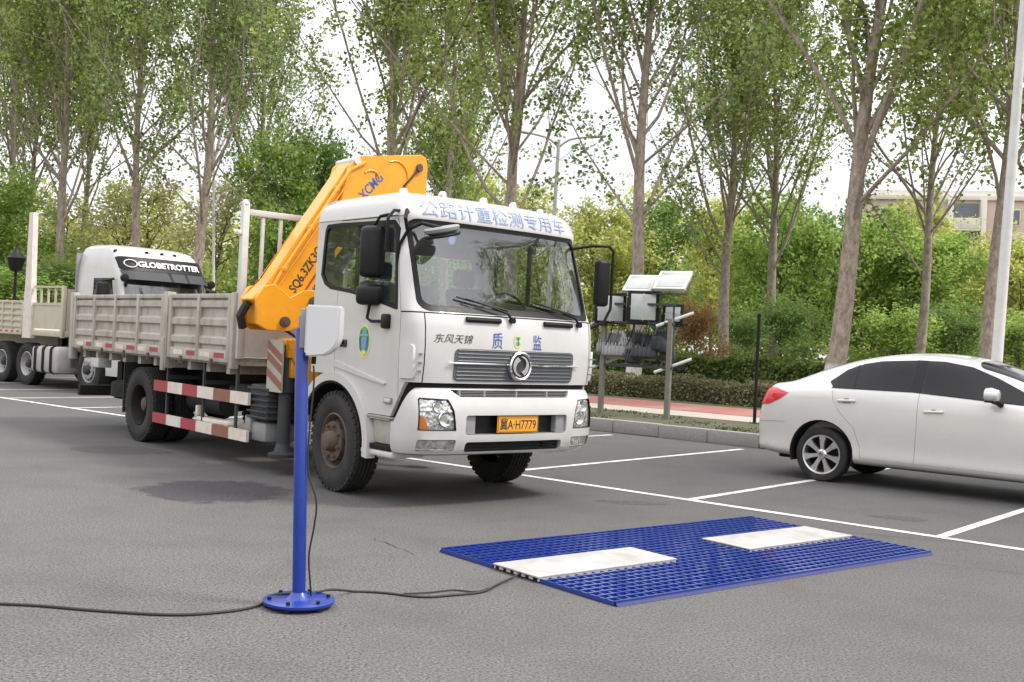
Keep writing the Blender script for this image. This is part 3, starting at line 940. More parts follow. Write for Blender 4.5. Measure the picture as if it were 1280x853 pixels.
# mirrors
def mirror(pts, heads, name, r=.016):
    b = MB(); b.tube(pts, r, 8)
    m = None
    for c, s, rz in heads:
        bb = MB(); bb.box(c, s, min(s) * .38, Matrix.Rotation(rz, 3, 'Z'), 3)
        if m is None:
            m = bb.build(name, M['black'], truck)
        else:
            bb.build('mirror_lobe', M['black'], m)
    b.build('mirror_arm', M['black'], m)
    return m
m = mirror([(-1.02, .62, 2.76), (-1.10, .58, 2.79), (-1.20, .55, 2.78), (-1.27, .54, 2.70), (-1.265, .56, 2.4)], [((-1.22, .86, 2.40), (.15, .26, .50), 0.25), ((-1.205, .89, 1.985), (.15, .30, .20), 0.25)], 'mirror')
b = MB(); b.tube([(-1.20, .87, 2.66), (-1.25, .70, 2.73), (-1.24, .58, 2.74)], .014, 8); b.build('mirror_arm', M['black'], m); b = MB(); b.tube([(-1.21, .88, 1.90), (-1.22, .90, 1.76), (-1.22, .82, 1.73), (-1.18, .66, 1.735)], .016, 8)
b.box((-1.185, .62, 1.735), (.07, .11, .14), .02); b.build('mirror_arm', M['black'], m)
mirror([(1.06, .50, 2.62), (1.20, .34, 2.66), (1.38, .25, 2.67), (1.425, .23, 2.62), (1.43, .24, 2.0), (1.38, .28, 1.86), (1.20, .40, 1.74), (1.17, .46, 1.72)], [((1.335, .30, 2.27), (.16, .11, .50), -.2)], 'mirror')
# front look-down mirror at the top corner of the windscreen
b = MB(); b.lathe([(-.05, .02), (-.045, .10), (-.01, .155), (.02, .165), (.035, .15)], 24, 'z')
bmesh.ops.transform(b.bm, matrix=Matrix.Translation((-.93, .15, 2.60)) @ Matrix.Rotation(R(-14), 4, 'Y') @ Matrix.Diagonal((1.15, .85, .95, 1)), verts=b.bm.verts)
m = b.build('mirror', M['midgrey'], truck)
b = MB(); b.lathe([(-.062, .150), (-.045, .162), (-.035, .158)], 24, 'z')
bmesh.ops.transform(b.bm, matrix=Matrix.Translation((-.93, .15, 2.595)) @ Matrix.Rotation(R(-14), 4, 'Y') @ Matrix.Diagonal((1.18, .88, .95, 1)), verts=b.bm.verts)
b.build('mirror_rim', M['black'], m)
b = MB(); b.tube([(-.93, .16, 2.62), (-1.05, .30, 2.66), (-1.12, .42, 2.60), (-1.16, .50, 2.45), (-1.16, .52, 2.30)], .018, 8)
b.tube([(-1.06, .52, 2.775), (-1.13, .44, 2.785), (-1.17, .40, 2.70), (-1.13, .42, 2.60)], .018, 8)
b.build('mirror_arm', M['black'], m)
# right side grab handle beside the hood
b = MB(); b.tube([(1.17, .45, 1.42), (1.235, .42, 1.42), (1.245, .42, 1.38), (1.245, .42, 1.10), (1.23, .42, 1.06), (1.16, .45, 1.06)], .014, 8)
b.build('grab_handle', M['white2'], truck)
# roof marker lamps
for x in (-.99, -.52, .0, .40, .78):
    z = 2.90
    b = MB(); b.lathe([(-.03, .048), (.0, .048), (.03, .042), (.05, .025), (.056, .003)], 16, 'z', (x, .72, 3.005 - .03 * (abs(x) > .7)))
    b.build('roof_lamp', M['lamp'] if x > -.9 else M['paper'], cab)

# inside the cab
b = MB(); b.bx(-1.04, 1.04, .30, .72, 1.40, 1.80, .06); b.build('dashboard', M['darkgrey'], cab)
for x, w in ((.55, .50), (-.35, .95)):
    b = MB(); b.box((x, 1.35, 1.50), (w, .50, .16), .05); b.box((x, 1.62, 1.86), (w, .14, .62), .05, Matrix.Rotation(R(-10), 3, 'X'))
    b.box((x if w < .6 else x - .22, 1.70, 2.28), (.28, .09, .20), .04)
    b.build('seat', M['seat'], cab)
b = MB()
for k in range(24):
    pass
ringp = [Vector((.55 + .22 * math.cos(2 * math.pi * k / 24), .86 + .10 * math.sin(2 * math.pi * k / 24), 1.92 + .19 * math.sin(2 * math.pi * k / 24))) for k in range(25)]
b.tube(ringp, .014, 8, False); b.cyl((.55, .86, 1.92), (.55, .72, 1.70), .03, 10); b.box((.55, .86, 1.92), (.40, .03, .05), .01)
b.build('steering_wheel', M['black'], cab)
b = MB(); b.box((.02, .36, 1.815), (.30, .18, .004), 0, Matrix.Rotation(R(-10), 3, 'X')); b.build('dashboard_paper', M['paper'], cab)
b = MB(); b.lathe([(-.003, .045), (.003, .045)], 20, 'y', tuple(cab_def.front(-.63, 2.55, -.022))); b.build('windscreen_sticker', M['paleblue'], cab)

# wheel arch flares and entry step
for sgn in (-1, 1):
    b = MB()
    out, inn = [], []
    for k in range(25):
        t = R(-8 + 176 * k / 24)
        out.append((1.53 - .70 * math.cos(t), .51 + .70 * math.sin(t))); inn.append((1.53 - .615 * math.cos(t), .51 + .615 * math.sin(t)))
    b.prism(out + inn[::-1], 'x', sgn * 1.10, sgn * 1.20)
    b.build('fender', M['white'], truck)
    b = MB(); out, inn = [], []
    for k in range(19):
        t = R(8 + 150 * k / 18)
        out.append((1.53 - .612 * math.cos(t), .51 + .612 * math.sin(t))); inn.append((1.53 - .59 * math.cos(t), .51 + .59 * math.sin(t)))
    b.prism(out + inn[::-1], 'x', sgn * .62, sgn * 1.19)
    b.build('wheel_housing', M['matte'], truck)
    b = MB()
    b.bx(sgn * .70, sgn * 1.12, .47, .86, .57, .83, .01)
    st = b.build('entry_step', M['steppanel'], truck)
    b = MB(); b.bx(sgn * .72, sgn * 1.17, .48, .98, .515, .565, .008); b.build('step_tread', M['matte'], st)
    b = MB(); b.bx(sgn * .78, sgn * 1.165, .46, 1.0, .45, .512, .02); b.build('step_sill', M['white2'], st)
    b = MB(); b.bx(sgn * 1.05, sgn * 1.168, .47, .98, .815, .832, .004); b.build('step_trim', M['midgrey'], st)

# chassis
b = MB()
for x in (-.42, .42): b.bx(x - .04, x + .04, .45, 9.30, .78, 1.02, .01)
for y in (.6, 2.3, 3.4, 4.6, 5.8, 7.4, 8.6, 9.2): b.bx(-.42, .42, y - .06, y + .06, .82, .98)
b.bx(-.45, .45, .5, 2.2, .55, 1.15, .05); b.bx(-.30, .30, 2.1, 3.3, .45, .95, .06)
b.cyl((0, 3.2, .62), (0, 6.5, .55), .06, 12)
b.cyl((-1.0, 1.53, .50), (1.0, 1.53, .50), .07, 12); b.cyl((-.95, 6.6, .51), (.95, 6.6, .51), .09, 12)
b.lathe([(-.22, .08), (-.16, .20), (0, .24), (.16, .20), (.22, .08)], 20, 'y', (0, 6.6, .51))
for x in (-.42, .42):
    b.bx(x - .04, x + .04, 5.9, 7.3, .66, .74); b.bx(x - .04, x + .04, .95, 2.1, .60, .67)
ch = b.build('chassis', M['matte'], truck)
b = MB(); b.cyl((.62, 3.6, .66), (.62, 5.4, .66), .28, 20); b.cyl((-.66, 4.9, .62), (-.66, 5.9, .62), .15, 16); b.cyl((-.66, 3.9, .80), (-.66, 4.7, .80), .13, 16)
b.build('air_tank', M['darkgrey'], ch)
b = MB()
b.bx(-1.13, -.62, 2.98, 3.42, .58, .98, .02)
for k in range(6): b.bx(-1.16, -.60, 2.96, 3.44, .60 + .065 * k, .625 + .065 * k, .004)
b.build('battery_box', M['darkgrey'], ch)
b = MB(); b.bx(-1.12, -.70, 3.05, 3.6, .33, .56, .05); b.bx(-1.15, -.9, 3.36, 3.50, .42, .62, .02); b.build('tool_case', M['midgrey'], ch)
b = MB(); b.lathe([(-.13, .24), (-.13, .44), (-.10, .50), (.10, .50), (.13, .44), (.13, .24)], 36, 'z', (-.52, 8.0, .62))
for k in range(4): b.lathe([(-.012, .505), (.012, .505)], 36, 'z', (-.52, 8.0, .55 + .05 * k), close=False)
b.build('spare_tyre', M['rubber'], ch)
b = MB(); b.bx(-1.12, 1.12, 9.12, 9.24, .46, .62, .01)
for x in (-.5, .5): b.bx(x - .03, x + .03, 9.0, 9.2, .6, 1.0)
b.build('underrun_bar', M['matte'], ch)
b = MB(); b.bx(-1.16, -.96, 8.28, 8.60, .93, 1.07, .01); b.bx(-1.16, -1.0, 8.62, 8.9, .99, 1.05, .01); b.build('number_plate_bracket', M['palegrey'], ch)
for sgn in (-1, 1):
    b = MB(); b.bx(sgn * .62, sgn * 1.16, 7.22, 7.25, .35, 1.06); b.build('mudflap', M['rubber'], ch)

# cargo bed
BW = 1.20
b = MB()
b.bx(-BW + .02, BW - .02, 3.72, 9.36, 1.17, 1.262)
for y in np.arange(4.0, 9.3, .55): b.bx(-BW + .06, BW - .06, y - .05, y + .05, 1.06, 1.17)
bed = b.build('cargo_bed', M['bed'], truck)
def dropside(sgn, y0, y1, nrib):
    b = MB()
    X = sgn * BW
    def xx(d): return X + sgn * d
    b.bx(xx(-.035), xx(-.008), y0, y1, 1.20, 2.0)
    # pressed horizontal ribs
    for z in (1.44, 1.665, 1.885):
        pr = [(xx(-.008), z - .06), (xx(.028), z - .035), (xx(.028), z + .035), (xx(-.008), z + .06)]
        v0 = [b.bm.verts.new((p, y0 + .03, q)) for p, q in pr]; v1 = [b.bm.verts.new((p, y1 - .03, q)) for p, q in pr]
        for i in range(4): b.bm.faces.new((v0[i], v0[(i + 1) % 4], v1[(i + 1) % 4], v1[i]))
        b.bm.faces.new(v0); b.bm.faces.new(v1[::-1])
    b.bx(xx(-.03), xx(.034), y0, y1, 1.955, 2.01, .006)
    b.bx(xx(-.03), xx(.036), y0, y1, 1.195, 1.335, .006)
    for k in range(nrib + 1):
        y = y0 + .035 + (y1 - y0 - .07) * k / nrib
        b.bx(xx(-.02), xx(.046), y - .035, y + .035, 1.20, 2.004, .005)
    p = b.build('side_panel', M['bed'], truck)
    for k in range(nrib * 2):
        q = random.Random(int(y0 * 10) + k)
        ya = y0 + .1 + (y1 - y0 - .2) * (k + .08) / (nrib * 2); yb = y0 + .1 + (y1 - y0 - .2) * (k + .78) / (nrib * 2)
        bb = MB(); z0 = 1.245; bb.bx(xx(.0365), xx(.0385), ya, yb, z0, z0 + .06)
        bb.build('reflector_strip', M['red'] if k % 2 == 0 else M['stripewhite'], p)
    bb = MB()
    for k in range(nrib):
        y = y0 + (y1 - y0) * (k + .5) / nrib
        bb.box((xx(.05), y, 1.18), (.03, .05, .10), .008); bb.cyl((xx(.04), y - .05, 1.14), (xx(.04), y + .05, 1.14), .014, 8)
    bb.build('side_latch', M['rust'], p)
for sgn in (-1, 1):
    dropside(sgn, 3.80, 5.58, 2); dropside(sgn, 5.76, 9.22, 4)
    b = MB()
    b.bx(sgn * (BW - .06), sgn * (BW + .055), 5.60, 5.745, 1.05, 2.04, .01); b.bx(sgn * (BW + .03), sgn * (BW + .075), 5.62, 5.72, 1.02, 1.45, .01)
    b.build('bed_post', M['bed'], truck)
    b = MB(); b.bx(sgn * (BW - .05), sgn * (BW + .05), 9.24, 9.37, 1.02, 2.05, .01); b.build('bed_post', M['bed'], truck)
    b = MB(); b.bx(sgn * (BW - .05), sgn * (BW + .05), 3.70, 3.79, 1.13, 2.02, .01); b.build('bed_post', M['bed'], truck)
b = MB(); b.bx(-BW + .06, BW - .06, 9.33, 9.37, 1.2, 2.0, .005); b.build('tailgate', M['bed'], truck)
b = MB()
for sgn in (-1, 1): b.bx(sgn * 1.12, sgn * 1.205, 3.66, 3.74, 1.25, 3.06, .01); b.lathe([(-.0, .05), (.03, .045), (.06, .02)], 12, 'z', (sgn * 1.163, 3.70, 3.05))
b.bx(-1.12, 1.12, 3.67, 3.73, 2.93, 3.0, .006); b.bx(-1.12, 1.12, 3.68, 3.72, 1.27, 1.95)
for x in np.arange(-.93, 1.0, .232): b.bx(x - .018, x + .018, 3.685, 3.72, 1.95, 2.94)
b.box((-1.22, 3.70, 2.72), (.08, .06, .05), .01)
b.build('headboard', M['palegrey'], truck)
# striped side guards
def guard(sgn):
    gs = []
    for z0, z1 in ((.735, .875), (.315, .445)):
        b = MB()
        for k in range(6):
            y1 = 6.06 - (6.06 - 3.34) * k / 6; y0 = 6.06 - (6.06 - 3.34) * (k + 1) / 6
            b.mi = 1 if k % 2 else (0 if k < 3 else 2)
            b.bx(sgn * 1.165, sgn * 1.20, y0, y1 + .0005, z0, z1)
        g = b.build('side_guard', [M['red'], M['stripewhite'], M['rustred']], truck)
    for y in (5.72, 4.62, 3.72):
        b = MB(); b.bx(sgn * 1.135, sgn * 1.163, y - .02, y + .02, .33, 1.18)
        b.bx(sgn * .45, sgn * 1.136, y - .02, y + .02, .90, .95)
        b.build('guard_hanger', M['darkgrey'], g)
guard(-1); guard(1)
b = MB(); b.box((-1.08, 4.35, .47), (.16, .85, .05), .01); b.box((-1.10, 4.85, .56), (.07, .07, .14), .02); b.build('white_crate_strip', M['stripewhite'], ch)

# loader crane, folded across the truck behind the cab
UC = 2.86
b = MB()
b.bx(-1.02, 1.02, UC - .16, UC + .16, 1.08, 1.30, .02)
b.bx(-.34, .34, UC - .30, UC + .30, 1.02, 1.42, .03)
b.bx(-1.06, -.70, UC - .19, UC + .19, 1.30, 1.52, .02)
b.prism([(-1.10, 1.50), (-.70, 1.50), (-.70, 1.0), (-.85, 1.02), (-1.0, 1.25)], 'y', UC - .20, UC - .165)
cb = b.build('crane_base', M['yellow'], truck)
b = MB(); b.cyl((-.05, UC, 1.4), (-.05, UC, 1.95), .20, 24); b.lathe([(0, .27), (.08, .27), (.1, .2)], 24, 'z', (-.05, UC, 1.42)); b.build('slewing_column', M['yellow'], cb)
# hazard striped stabiliser end
for sgn in (-1, 1):
    b = MB()
    b.bx(sgn * 1.12, sgn * 1.14, UC - .17, UC + .17, .92, 1.50)
    hz = b.build('hazard_plate', M['steppanel'], cb)
    b = MB()
    for z in (.94, 1.12, 1.245):
        b.prism([(UC - .17, z), (UC + .17, z + .16), (UC + .17, z + .25), (UC - .17, z + .09)], 'x', sgn * 1.140, sgn * 1.1435)
    b.build('hazard_stripe', M['rustred'], hz)
    b = MB()
    x = sgn * 1.0
    b.lathe([(.34, .075), (.90, .075), (.92, .095), (1.45, .095)], 20, 'z', (x, UC - .02, 0))
    b.lathe([(.20, .16), (.235, .165), (.26, .10), (.36, .07)], 20, 'z', (x, UC - .02, 0))
    b.build('outrigger_leg', M['darkgrey'], truck)
UC = 3.09
b = MB()
b.prism([(-1.53, 1.93), (-1.30, 2.17), (-.36, 3.60), (-.26, 3.67), (-.02, 3.70), (.30, 3.45), (.30, 3.0), (-.10, 3.02), (-.88, 1.98), (-1.0, 1.80), (-1.2, 1.70)], 'y', UC - .14, UC + .14)
bmesh.ops.bevel(b.bm, geom=b.bm.edges[:], offset=.012, segments=2, affect='EDGES')
boom = b.build('crane_boom', M['yellow'], truck, 25)
b = MB()
b.prism([(-.40, 3.56), (-.26, 3.69), (-.16, 3.70), (.70, 3.83), (.80, 3.80), (.83, 3.70), (.82, 3.10), (.5, 2.75), (-.3, 2.6), (-.55, 2.9)], 'y', UC - .20, UC - .145)
b.prism([(-.40, 3.56), (-.26, 3.69), (-.16, 3.70), (.70, 3.83), (.80, 3.80), (.83, 3.70), (.82, 3.10), (.5, 2.75), (-.3, 2.6), (-.55, 2.9)], 'y', UC + .145, UC + .20)
b.prism([(-.2, 3.66), (.70, 3.79), (.74, 3.74), (-.2, 3.60)], 'y', UC - .144, UC + .144)
bmesh.ops.bevel(b.bm, geom=b.bm.edges[:], offset=.008, segments=1, affect='EDGES')
kn = b.build('knuckle_plate', M['yellow'], truck, 25)
b = MB()
b.prism([(-1.50, 1.95), (-1.48, 1.66), (-1.36, 1.60), (-1.10, 1.60), (-.74, 1.72), (-.68, 1.80), (-.68, 1.98), (-.76, 2.08), (-.92, 2.07), (-1.08, 1.98), (-1.28, 2.12), (-1.42, 2.08)], 'y', UC - .20, UC - .145)
b.prism([(-1.50, 1.95), (-1.48, 1.66), (-1.36, 1.60), (-1.10, 1.60), (-.74, 1.72), (-.68, 1.80), (-.68, 1.98), (-.76, 2.08), (-.92, 2.07), (-1.08, 1.98), (-1.28, 2.12), (-1.42, 2.08)], 'y', UC + .145, UC + .20)
b.bx(-1.44, -1.12, UC - .144, UC + .144, 1.66, 1.96, .02)
bmesh.ops.bevel(b.bm, geom=[e for e in b.bm.edges if e.calc_length() > .05], offset=.008, segments=1, affect='EDGES')
lk = b.build('link_plate', M['yellow'], truck, 25)
b = MB()
for x, z, r in ((-1.15, 1.70, .06), (-.79, 1.94, .065)):
    b = MB(); b.cyl((x, UC - .24, z), (x, UC + .24, z), r, 16); b.cyl((x, UC - .25, z), (x, UC - .235, z), r * .55, 12)
    b.build('pivot_pin', M['rust'], lk)
b = MB(); b.cyl((.66, UC - .24, 3.66), (.66, UC + .24, 3.66), .05, 16); b.build('pivot_pin', M['rust'], kn)
b = MB(); b.cyl((-.30, UC - .22, 3.62), (-.30, UC + .22, 3.62), .045, 16); b.build('pivot_pin', M['palegrey'], kn)
b = MB(); b.tube([(-1.28, UC - .17, 2.10), (-1.22, UC - .18, 2.22), (-.40, UC - .21, 3.50), (-.20, UC - .22, 3.62)], .022, 8)
b.tube([(-1.22, UC - .16, 2.10), (-.36, UC - .21, 3.44)], .010, 6)
for f in (.05, .40, .75): b.box((-1.22 + .9 * f, UC - .185, 2.22 + 1.40 * f), (.06, .05, .06), .008)
b.tube([(-.1 + .12 * math.cos(R(a)), UC - .205, 3.42 + .12 * math.sin(R(a))) for a in range(140, 0, -20)], .012, 6)
b.tube([(.25 + .22 * math.cos(R(a)), UC - .205, 3.50 + .20 * math.sin(R(a))) for a in range(120, -40, -20)], .010, 6)
b.build('hydraulic_pipe', M['yellow'], boom)
b = MB(); b.tube([(.45, UC - .21, 3.2), (.40, UC - .22, 3.42), (.52, UC - .22, 3.52), (.62, UC - .22, 3.62)], .014, 6); b.build('hydraulic_hose', M['cable'], boom); b = MB()
b.tube([(-1.1, UC - .1, 1.62), (-.9, UC - .16, 1.5), (-.6, UC - .1, 1.52), (-.4, UC, 1.4)], .018, 6); b.build('hydraulic_hose', M['cable'], boom); b = MB(); b.tube([(-1.5, UC, 1.9), (-1.56, UC + .05, 1.75), (-1.5, UC + .1, 1.62)], .05, 8)
b.build('hydraulic_hose', M['cable'], boom)
b = MB(); b.cyl((-.70, UC, 1.90), (-.15, UC, 2.75), .085, 16); b.build('lift_cylinder', M['darkgrey'], boom)
ang = math.atan2(1.43, .94)
def on_boom(cx, cz, out):
    return lambda x, y: Vector((cx + x * math.cos(ang) - y * math.sin(ang), UC - .14 - out, cz + x * math.sin(ang) + y * math.cos(ang)))
lettering('boom_lettering', 'SQ6.3ZK3Q', M['ink'], boom, .62, .13, on_boom(-.865, 2.31, .003), 0.015)
b = MB(); f = on_boom(-.80, 2.22, .0025)
b.bm.faces.new([b.bm.verts.new(f(x, y)) for x, y in ((-.40, -.035), (.40, -.035), (.40, -.01), (-.40, -.01))]); b.build('boom_stripe', M['red'], boom, 0)
def on_kn(cx, cz, out):
    return lambda x, y: Vector((cx + x * math.cos(R(48)) - y * math.sin(R(48)), UC - .20 - out, cz + x * math.sin(R(48)) + y * math.cos(R(48))))
lettering('boom_lettering', 'XCMG', M['dkblue'], kn, .40, .12, on_kn(-.10, 3.35, .003), 0.02)

# the folded arm leans a little towards the driver's side
for o in (boom, kn, lk) + tuple(boom.children) + tuple(kn.children) + tuple(lk.children):
    for v in o.data.vertices:
        v.co.x += .12 * min(1.0, max(0.0, (.83 - v.co.x) / .63))

# ================================================================== PARKED TRACTOR AND TRAILER BEHIND
BYAW = R(50)
tractor = thing('tractor_truck', 'white high-roofed tractor truck with dark sun visor behind the beige cargo bed', 'truck', (-7.71, 24.52, 0), BYAW)
tfw = wheel_meshes(0.52, 0.30, 0.295, (M['steel'], M['rubber'], M['darkgrey']), .05, 10, True, .11, .09)
trw = wheel_meshes(0.52, 0.30, 0.295, (M['steel'], M['rubber'], M['darkgrey']), .05, 10, False, .11, .20)
for x, s in ((-1.08, -1), (1.08, 1)): put_wheel(tractor, tfw, x, 1.45, .52, s)
for y in (4.42, 5.74):
    for x, s in ((-1.08, -1), (1.08, 1)): put_wheel(tractor, trw, x, y, .52, s, 0, y)
tdef = Cab([.42, .60, 1.0, 1.4, 1.70, 1.80, 2.0, 2.3, 2.6, 2.72, 2.85, 3.05, 3.2, 3.32, 3.38, 3.41],
           [.06, .02, .0, .01, .04, .07, .12, .20, .28, .32, .40, .50, .60, .80, 1.05, 1.3],
           [1.14, 1.16, 1.17, 1.17, 1.16, 1.16, 1.15, 1.14, 1.13, 1.12, 1.11, 1.08, 1.05, 1.0, .92, .80],
           [2.30] * 12 + [2.28, 2.25, 2.2, 2.1], .5, .42, .08)
tsol = tdef.solid()
tsh = boolean(tsol, tdef.solid(.05), 'DIFFERENCE')
twp = rrect(-1.04, 1.04, 1.78, 2.72, .10, 4)
tsw = [(.75, 2.62), (.56, 1.80), (.80, 1.74), (1.55, 1.86), (1.55, 2.62)]
arch2 = [(1.45 + .64 * math.cos(2 * math.pi * k / 24), .52 + .64 * math.sin(2 * math.pi * k / 24)) for k in range(24)]
for c in (prism_mesh(twp, 'y', -.5, 1.0), prism_mesh(tsw, 'x', -2, 2), prism_mesh(arch2, 'x', -2, 2), prism_mesh([(1.45, .2), (2.6, .2), (2.6, 1.1), (1.5, 1.1)], 'x', -2, 2)):
    tsh = boolean(tsh, c, 'DIFFERENCE')
tc_ = place_mesh('cab', tsh, M['white'], tractor, 28)
place_mesh('windscreen', pane(tsol, twp, 'y', -.5, 1.0, -.010, .02), M['glass'], tc_)
for sgn in (-1, 1):
    place_mesh('side_window', pane(tsol, tsw, 'x', *((-2, -.6) if sgn < 0 else (.6, 2)), -.010, .02), M['tint'], tc_)
b = MB()
pts = []
for a in np.linspace(-1.08, 1.08, 41):
    pts.append((tdef.front(a, 2.80, .10), tdef.front(a, 2.60, .19)))
for i in range(40):
    (a, c_), (d, e) = pts[i], pts[i + 1]
    q = [Vector(v) for v in (a, d, e, c_)]
    q2 = [v + Vector((0, .02, 0)) for v in q]
    vs = [b.bm.verts.new(v) for v in q]; v2 = [b.bm.verts.new(v) for v in q2]
    b.bm.faces.new(vs); b.bm.faces.new(v2[::-1])
    for k in range(4): b.bm.faces.new((vs[k], v2[k], v2[(k + 1) % 4], vs[(k + 1) % 4]))
bmesh.ops.remove_doubles(b.bm, verts=b.bm.verts, dist=.0005)
b.build('sun_visor', M['darkgrey'], tractor)
sg = place_mesh('sign_board', pane(tsol, rrect(-1.06, 1.06, 2.81, 3.12, .05), 'y', -.5, 1.1, .05, .01), M['black'], tractor)
lettering('sign_lettering', 'GLOBETROTTER', M['paper'], sg, 1.62, .135, lambda x, y: tdef.front(x + .10, 2.965 + y, .085), .035)
b = MB(); b.tube([tdef.front(-.86 + .13 * math.cos(2 * math.pi * k / 20), 2.965 + .085 * math.sin(2 * math.pi * k / 20), .085) for k in range(21)], .012, 6, False); b.build('sign_ring', M['paper'], sg)
for x in (-1.0, -.36, .02, .36):
    b = MB(); b.lathe([(-.02, .045), (.02, .045), (.035, .02)], 12, 'y', tuple(tdef.front(x, 3.235, .0))); b.build('marker_lamp', M['black'], tc_)
for sgn in (-1, 1):
    b = MB(); b.box((sgn * 1.40, .66, 2.20), (.26, .16, .62), .05); m_ = b.build('mirror', M['black'], tractor)
    b = MB(); b.tube([(sgn * 1.16, .62, 2.60), (sgn * 1.38, .66, 2.55)], .03, 8); b.tube([(sgn * 1.16, .60, 1.82), (sgn * 1.38, .66, 1.88)], .03, 8); b.lathe([(-.05, .02), (-.03, .09), (.03, .09), (.05, .02)], 14, 'y', (sgn * 1.12, .25, 2.62)); b.build('mirror_arm', M['black'], m_)
    b = MB(); b.box((sgn * 1.2, 2.98, .68), (.62, 1.26, .64), .10)
    tk = b.build('fuel_tank', M['silver'], tractor)
    b = MB()
    for y in (2.62, 3.0, 3.38): b.bx(sgn * .88, sgn * 1.517, y - .025, y + .025, .352, 1.008, .09)
    b.build('tank_strap', M['matte'], tk)
    b = MB(); b.bx(sgn * .9, sgn * 1.2, 2.35, 2.48, .5, 1.2, .02); b.bx(sgn * .8, sgn * 1.2, 3.64, 3.8, .5, .9, .03); b.build('side_box', M['matte'], tractor)
b = MB()
for x in (-.42, .42): b.bx(x - .04, x + .04, .6, 6.9, .74, 1.02)
b.bx(-.5, .5, .5, 2.2, .5, 1.2, .05)
for y in (1.45, 4.42, 5.74): b.cyl((-1.0, y, .52), (1.0, y, .52), .09, 10)
b.bx(-.5, .5, 4.9, 5.9, 1.03, 1.16, .02)
b.build('chassis', M['matte'], tractor)
b = MB(); b.tube([tdef.front(-.95, 1.85, .04), tdef.front(-.2, 2.05, .05)], .012, 6); b.tube([tdef.front(.0, 1.85, .04), tdef.front(.8, 2.02, .05)], .012, 6); b.build('wiper', M['black'], tc_)
b = MB(); b.bx(-1.1, 1.1, .5, .9, 1.35, 1.72, .06); b.build('dashboard', M['darkgrey'], tc_)
b = MB(); b.box((-.5, 1.35, 1.9), (.5, .2, .8), .06); b.box((.5, 1.35, 1.9), (.5, .2, .8), .06); b.build('seat', M['seat'], tc_)
b = MB(); b.bx(-1.19, 1.19, 2.24, 2.27, .9, 3.2); b.build('interior_lining', M['lining'], tc_)

trailer = thing('flatbed_trailer', 'pale beige drop-side trailer coupled behind the white tractor truck', 'trailer', (-7.71, 24.52, 0), BYAW)
b = MB(); b.bx(-1.24, 1.24, 2.66, 15.5, 1.22, 1.36, .01)
for x in (-.5, .5): b.bx(x - .06, x + .06, 4.2, 15.0, .98, 1.22)
b.build('trailer_bed', M['bed2'], trailer)
def tside(sgn, y0, y1):
    b = MB(); X = sgn * 1.24
    b.bx(X, X + sgn * .02, y0, y1, 1.30, 2.04)
    for z in (1.44, 1.59, 1.74, 1.89): b.bx(X + sgn * .021, X + sgn * .045, y0, y1, z - .045, z + .03, .006)
    b.bx(X - sgn * .01, X + sgn * .05, y0, y1, 2.0, 2.06, .006); b.bx(X - sgn * .01, X + sgn * .055, y0, y1, 1.22, 1.34, .006)
    n = max(1, round((y1 - y0) / .55))
    for k in range(n + 1):
        y = y0 + (y1 - y0) * k / n
        b.bx(X, X + sgn * .058, y - .03, y + .03, 1.30, 2.055, .005)
    p = b.build('side_panel', M['bed2'], trailer)
    b = MB()
    for k in range(int((y1 - y0) / .3)): b.bx(X + sgn * .0555, X + sgn * .0575, y0 + .1 + .3 * k, y0 + .24 + .3 * k, 1.28, 1.325)
    b.build('reflector_strip', M['red'], p)
for sgn in (-1, 1):
    for y0, y1 in ((4.60, 7.2), (7.3, 9.8), (9.9, 12.2), (12.3, 15.4)): tside(sgn, y0, y1)
    b = MB()
    b.prism([(4.14, 1.15), (4.56, 1.15), (4.56, 2.0), (4.50, 2.5), (4.46, 4.22 if sgn < 0 else 2.6), (4.26, 4.22 if sgn < 0 else 2.6), (4.20, 2.5), (4.14, 2.0)], 'x', sgn * 1.16, sgn * 1.29)
    b.build('corner_post', M['stripewhite'], trailer)
    b = MB(); b.bx(sgn * 1.17, sgn * 1.26, 2.66, 2.76, 1.2, 2.42, .01); b.bx(sgn * 1.20, sgn * 1.235, 2.76, 4.14, 1.40, 1.98)
    b.bx(sgn * 1.19, sgn * 1.25, 2.76, 4.14, 1.96, 2.02); b.bx(sgn * 1.19, sgn * 1.25, 2.76, 4.14, 2.38, 2.43)
    for y in (3.1, 3.45, 3.8): b.bx(sgn * 1.20, sgn * 1.24, y - .025, y + .025, 2.01, 2.39)
    b.build('front_rail', M['bed2'], trailer)
    for y in (11.8, 13.1):
        put_wheel(trailer, trw, sgn * 1.06, y, .52, sgn)
b = MB(); b.bx(-1.15, 1.15, 2.67, 2.73, 1.3, 2.36); b.build('headboard', M['bed2'], trailer)
b = MB()
for y in (11.8, 13.1): b.cyl((-1, y, .52), (1, y, .52), .08, 10)
b.bx(-.6, .6, 11.3, 13.6, .7, .98); b.build('axle_frame', M['matte'], trailer)

# ================================================================== WHITE SEDAN
CY = R(51)
car = thing('sedan', 'white four-door sedan with dark tinted windows parked in the marked bays', 'car', (4.587, 14.474, 0), CY)
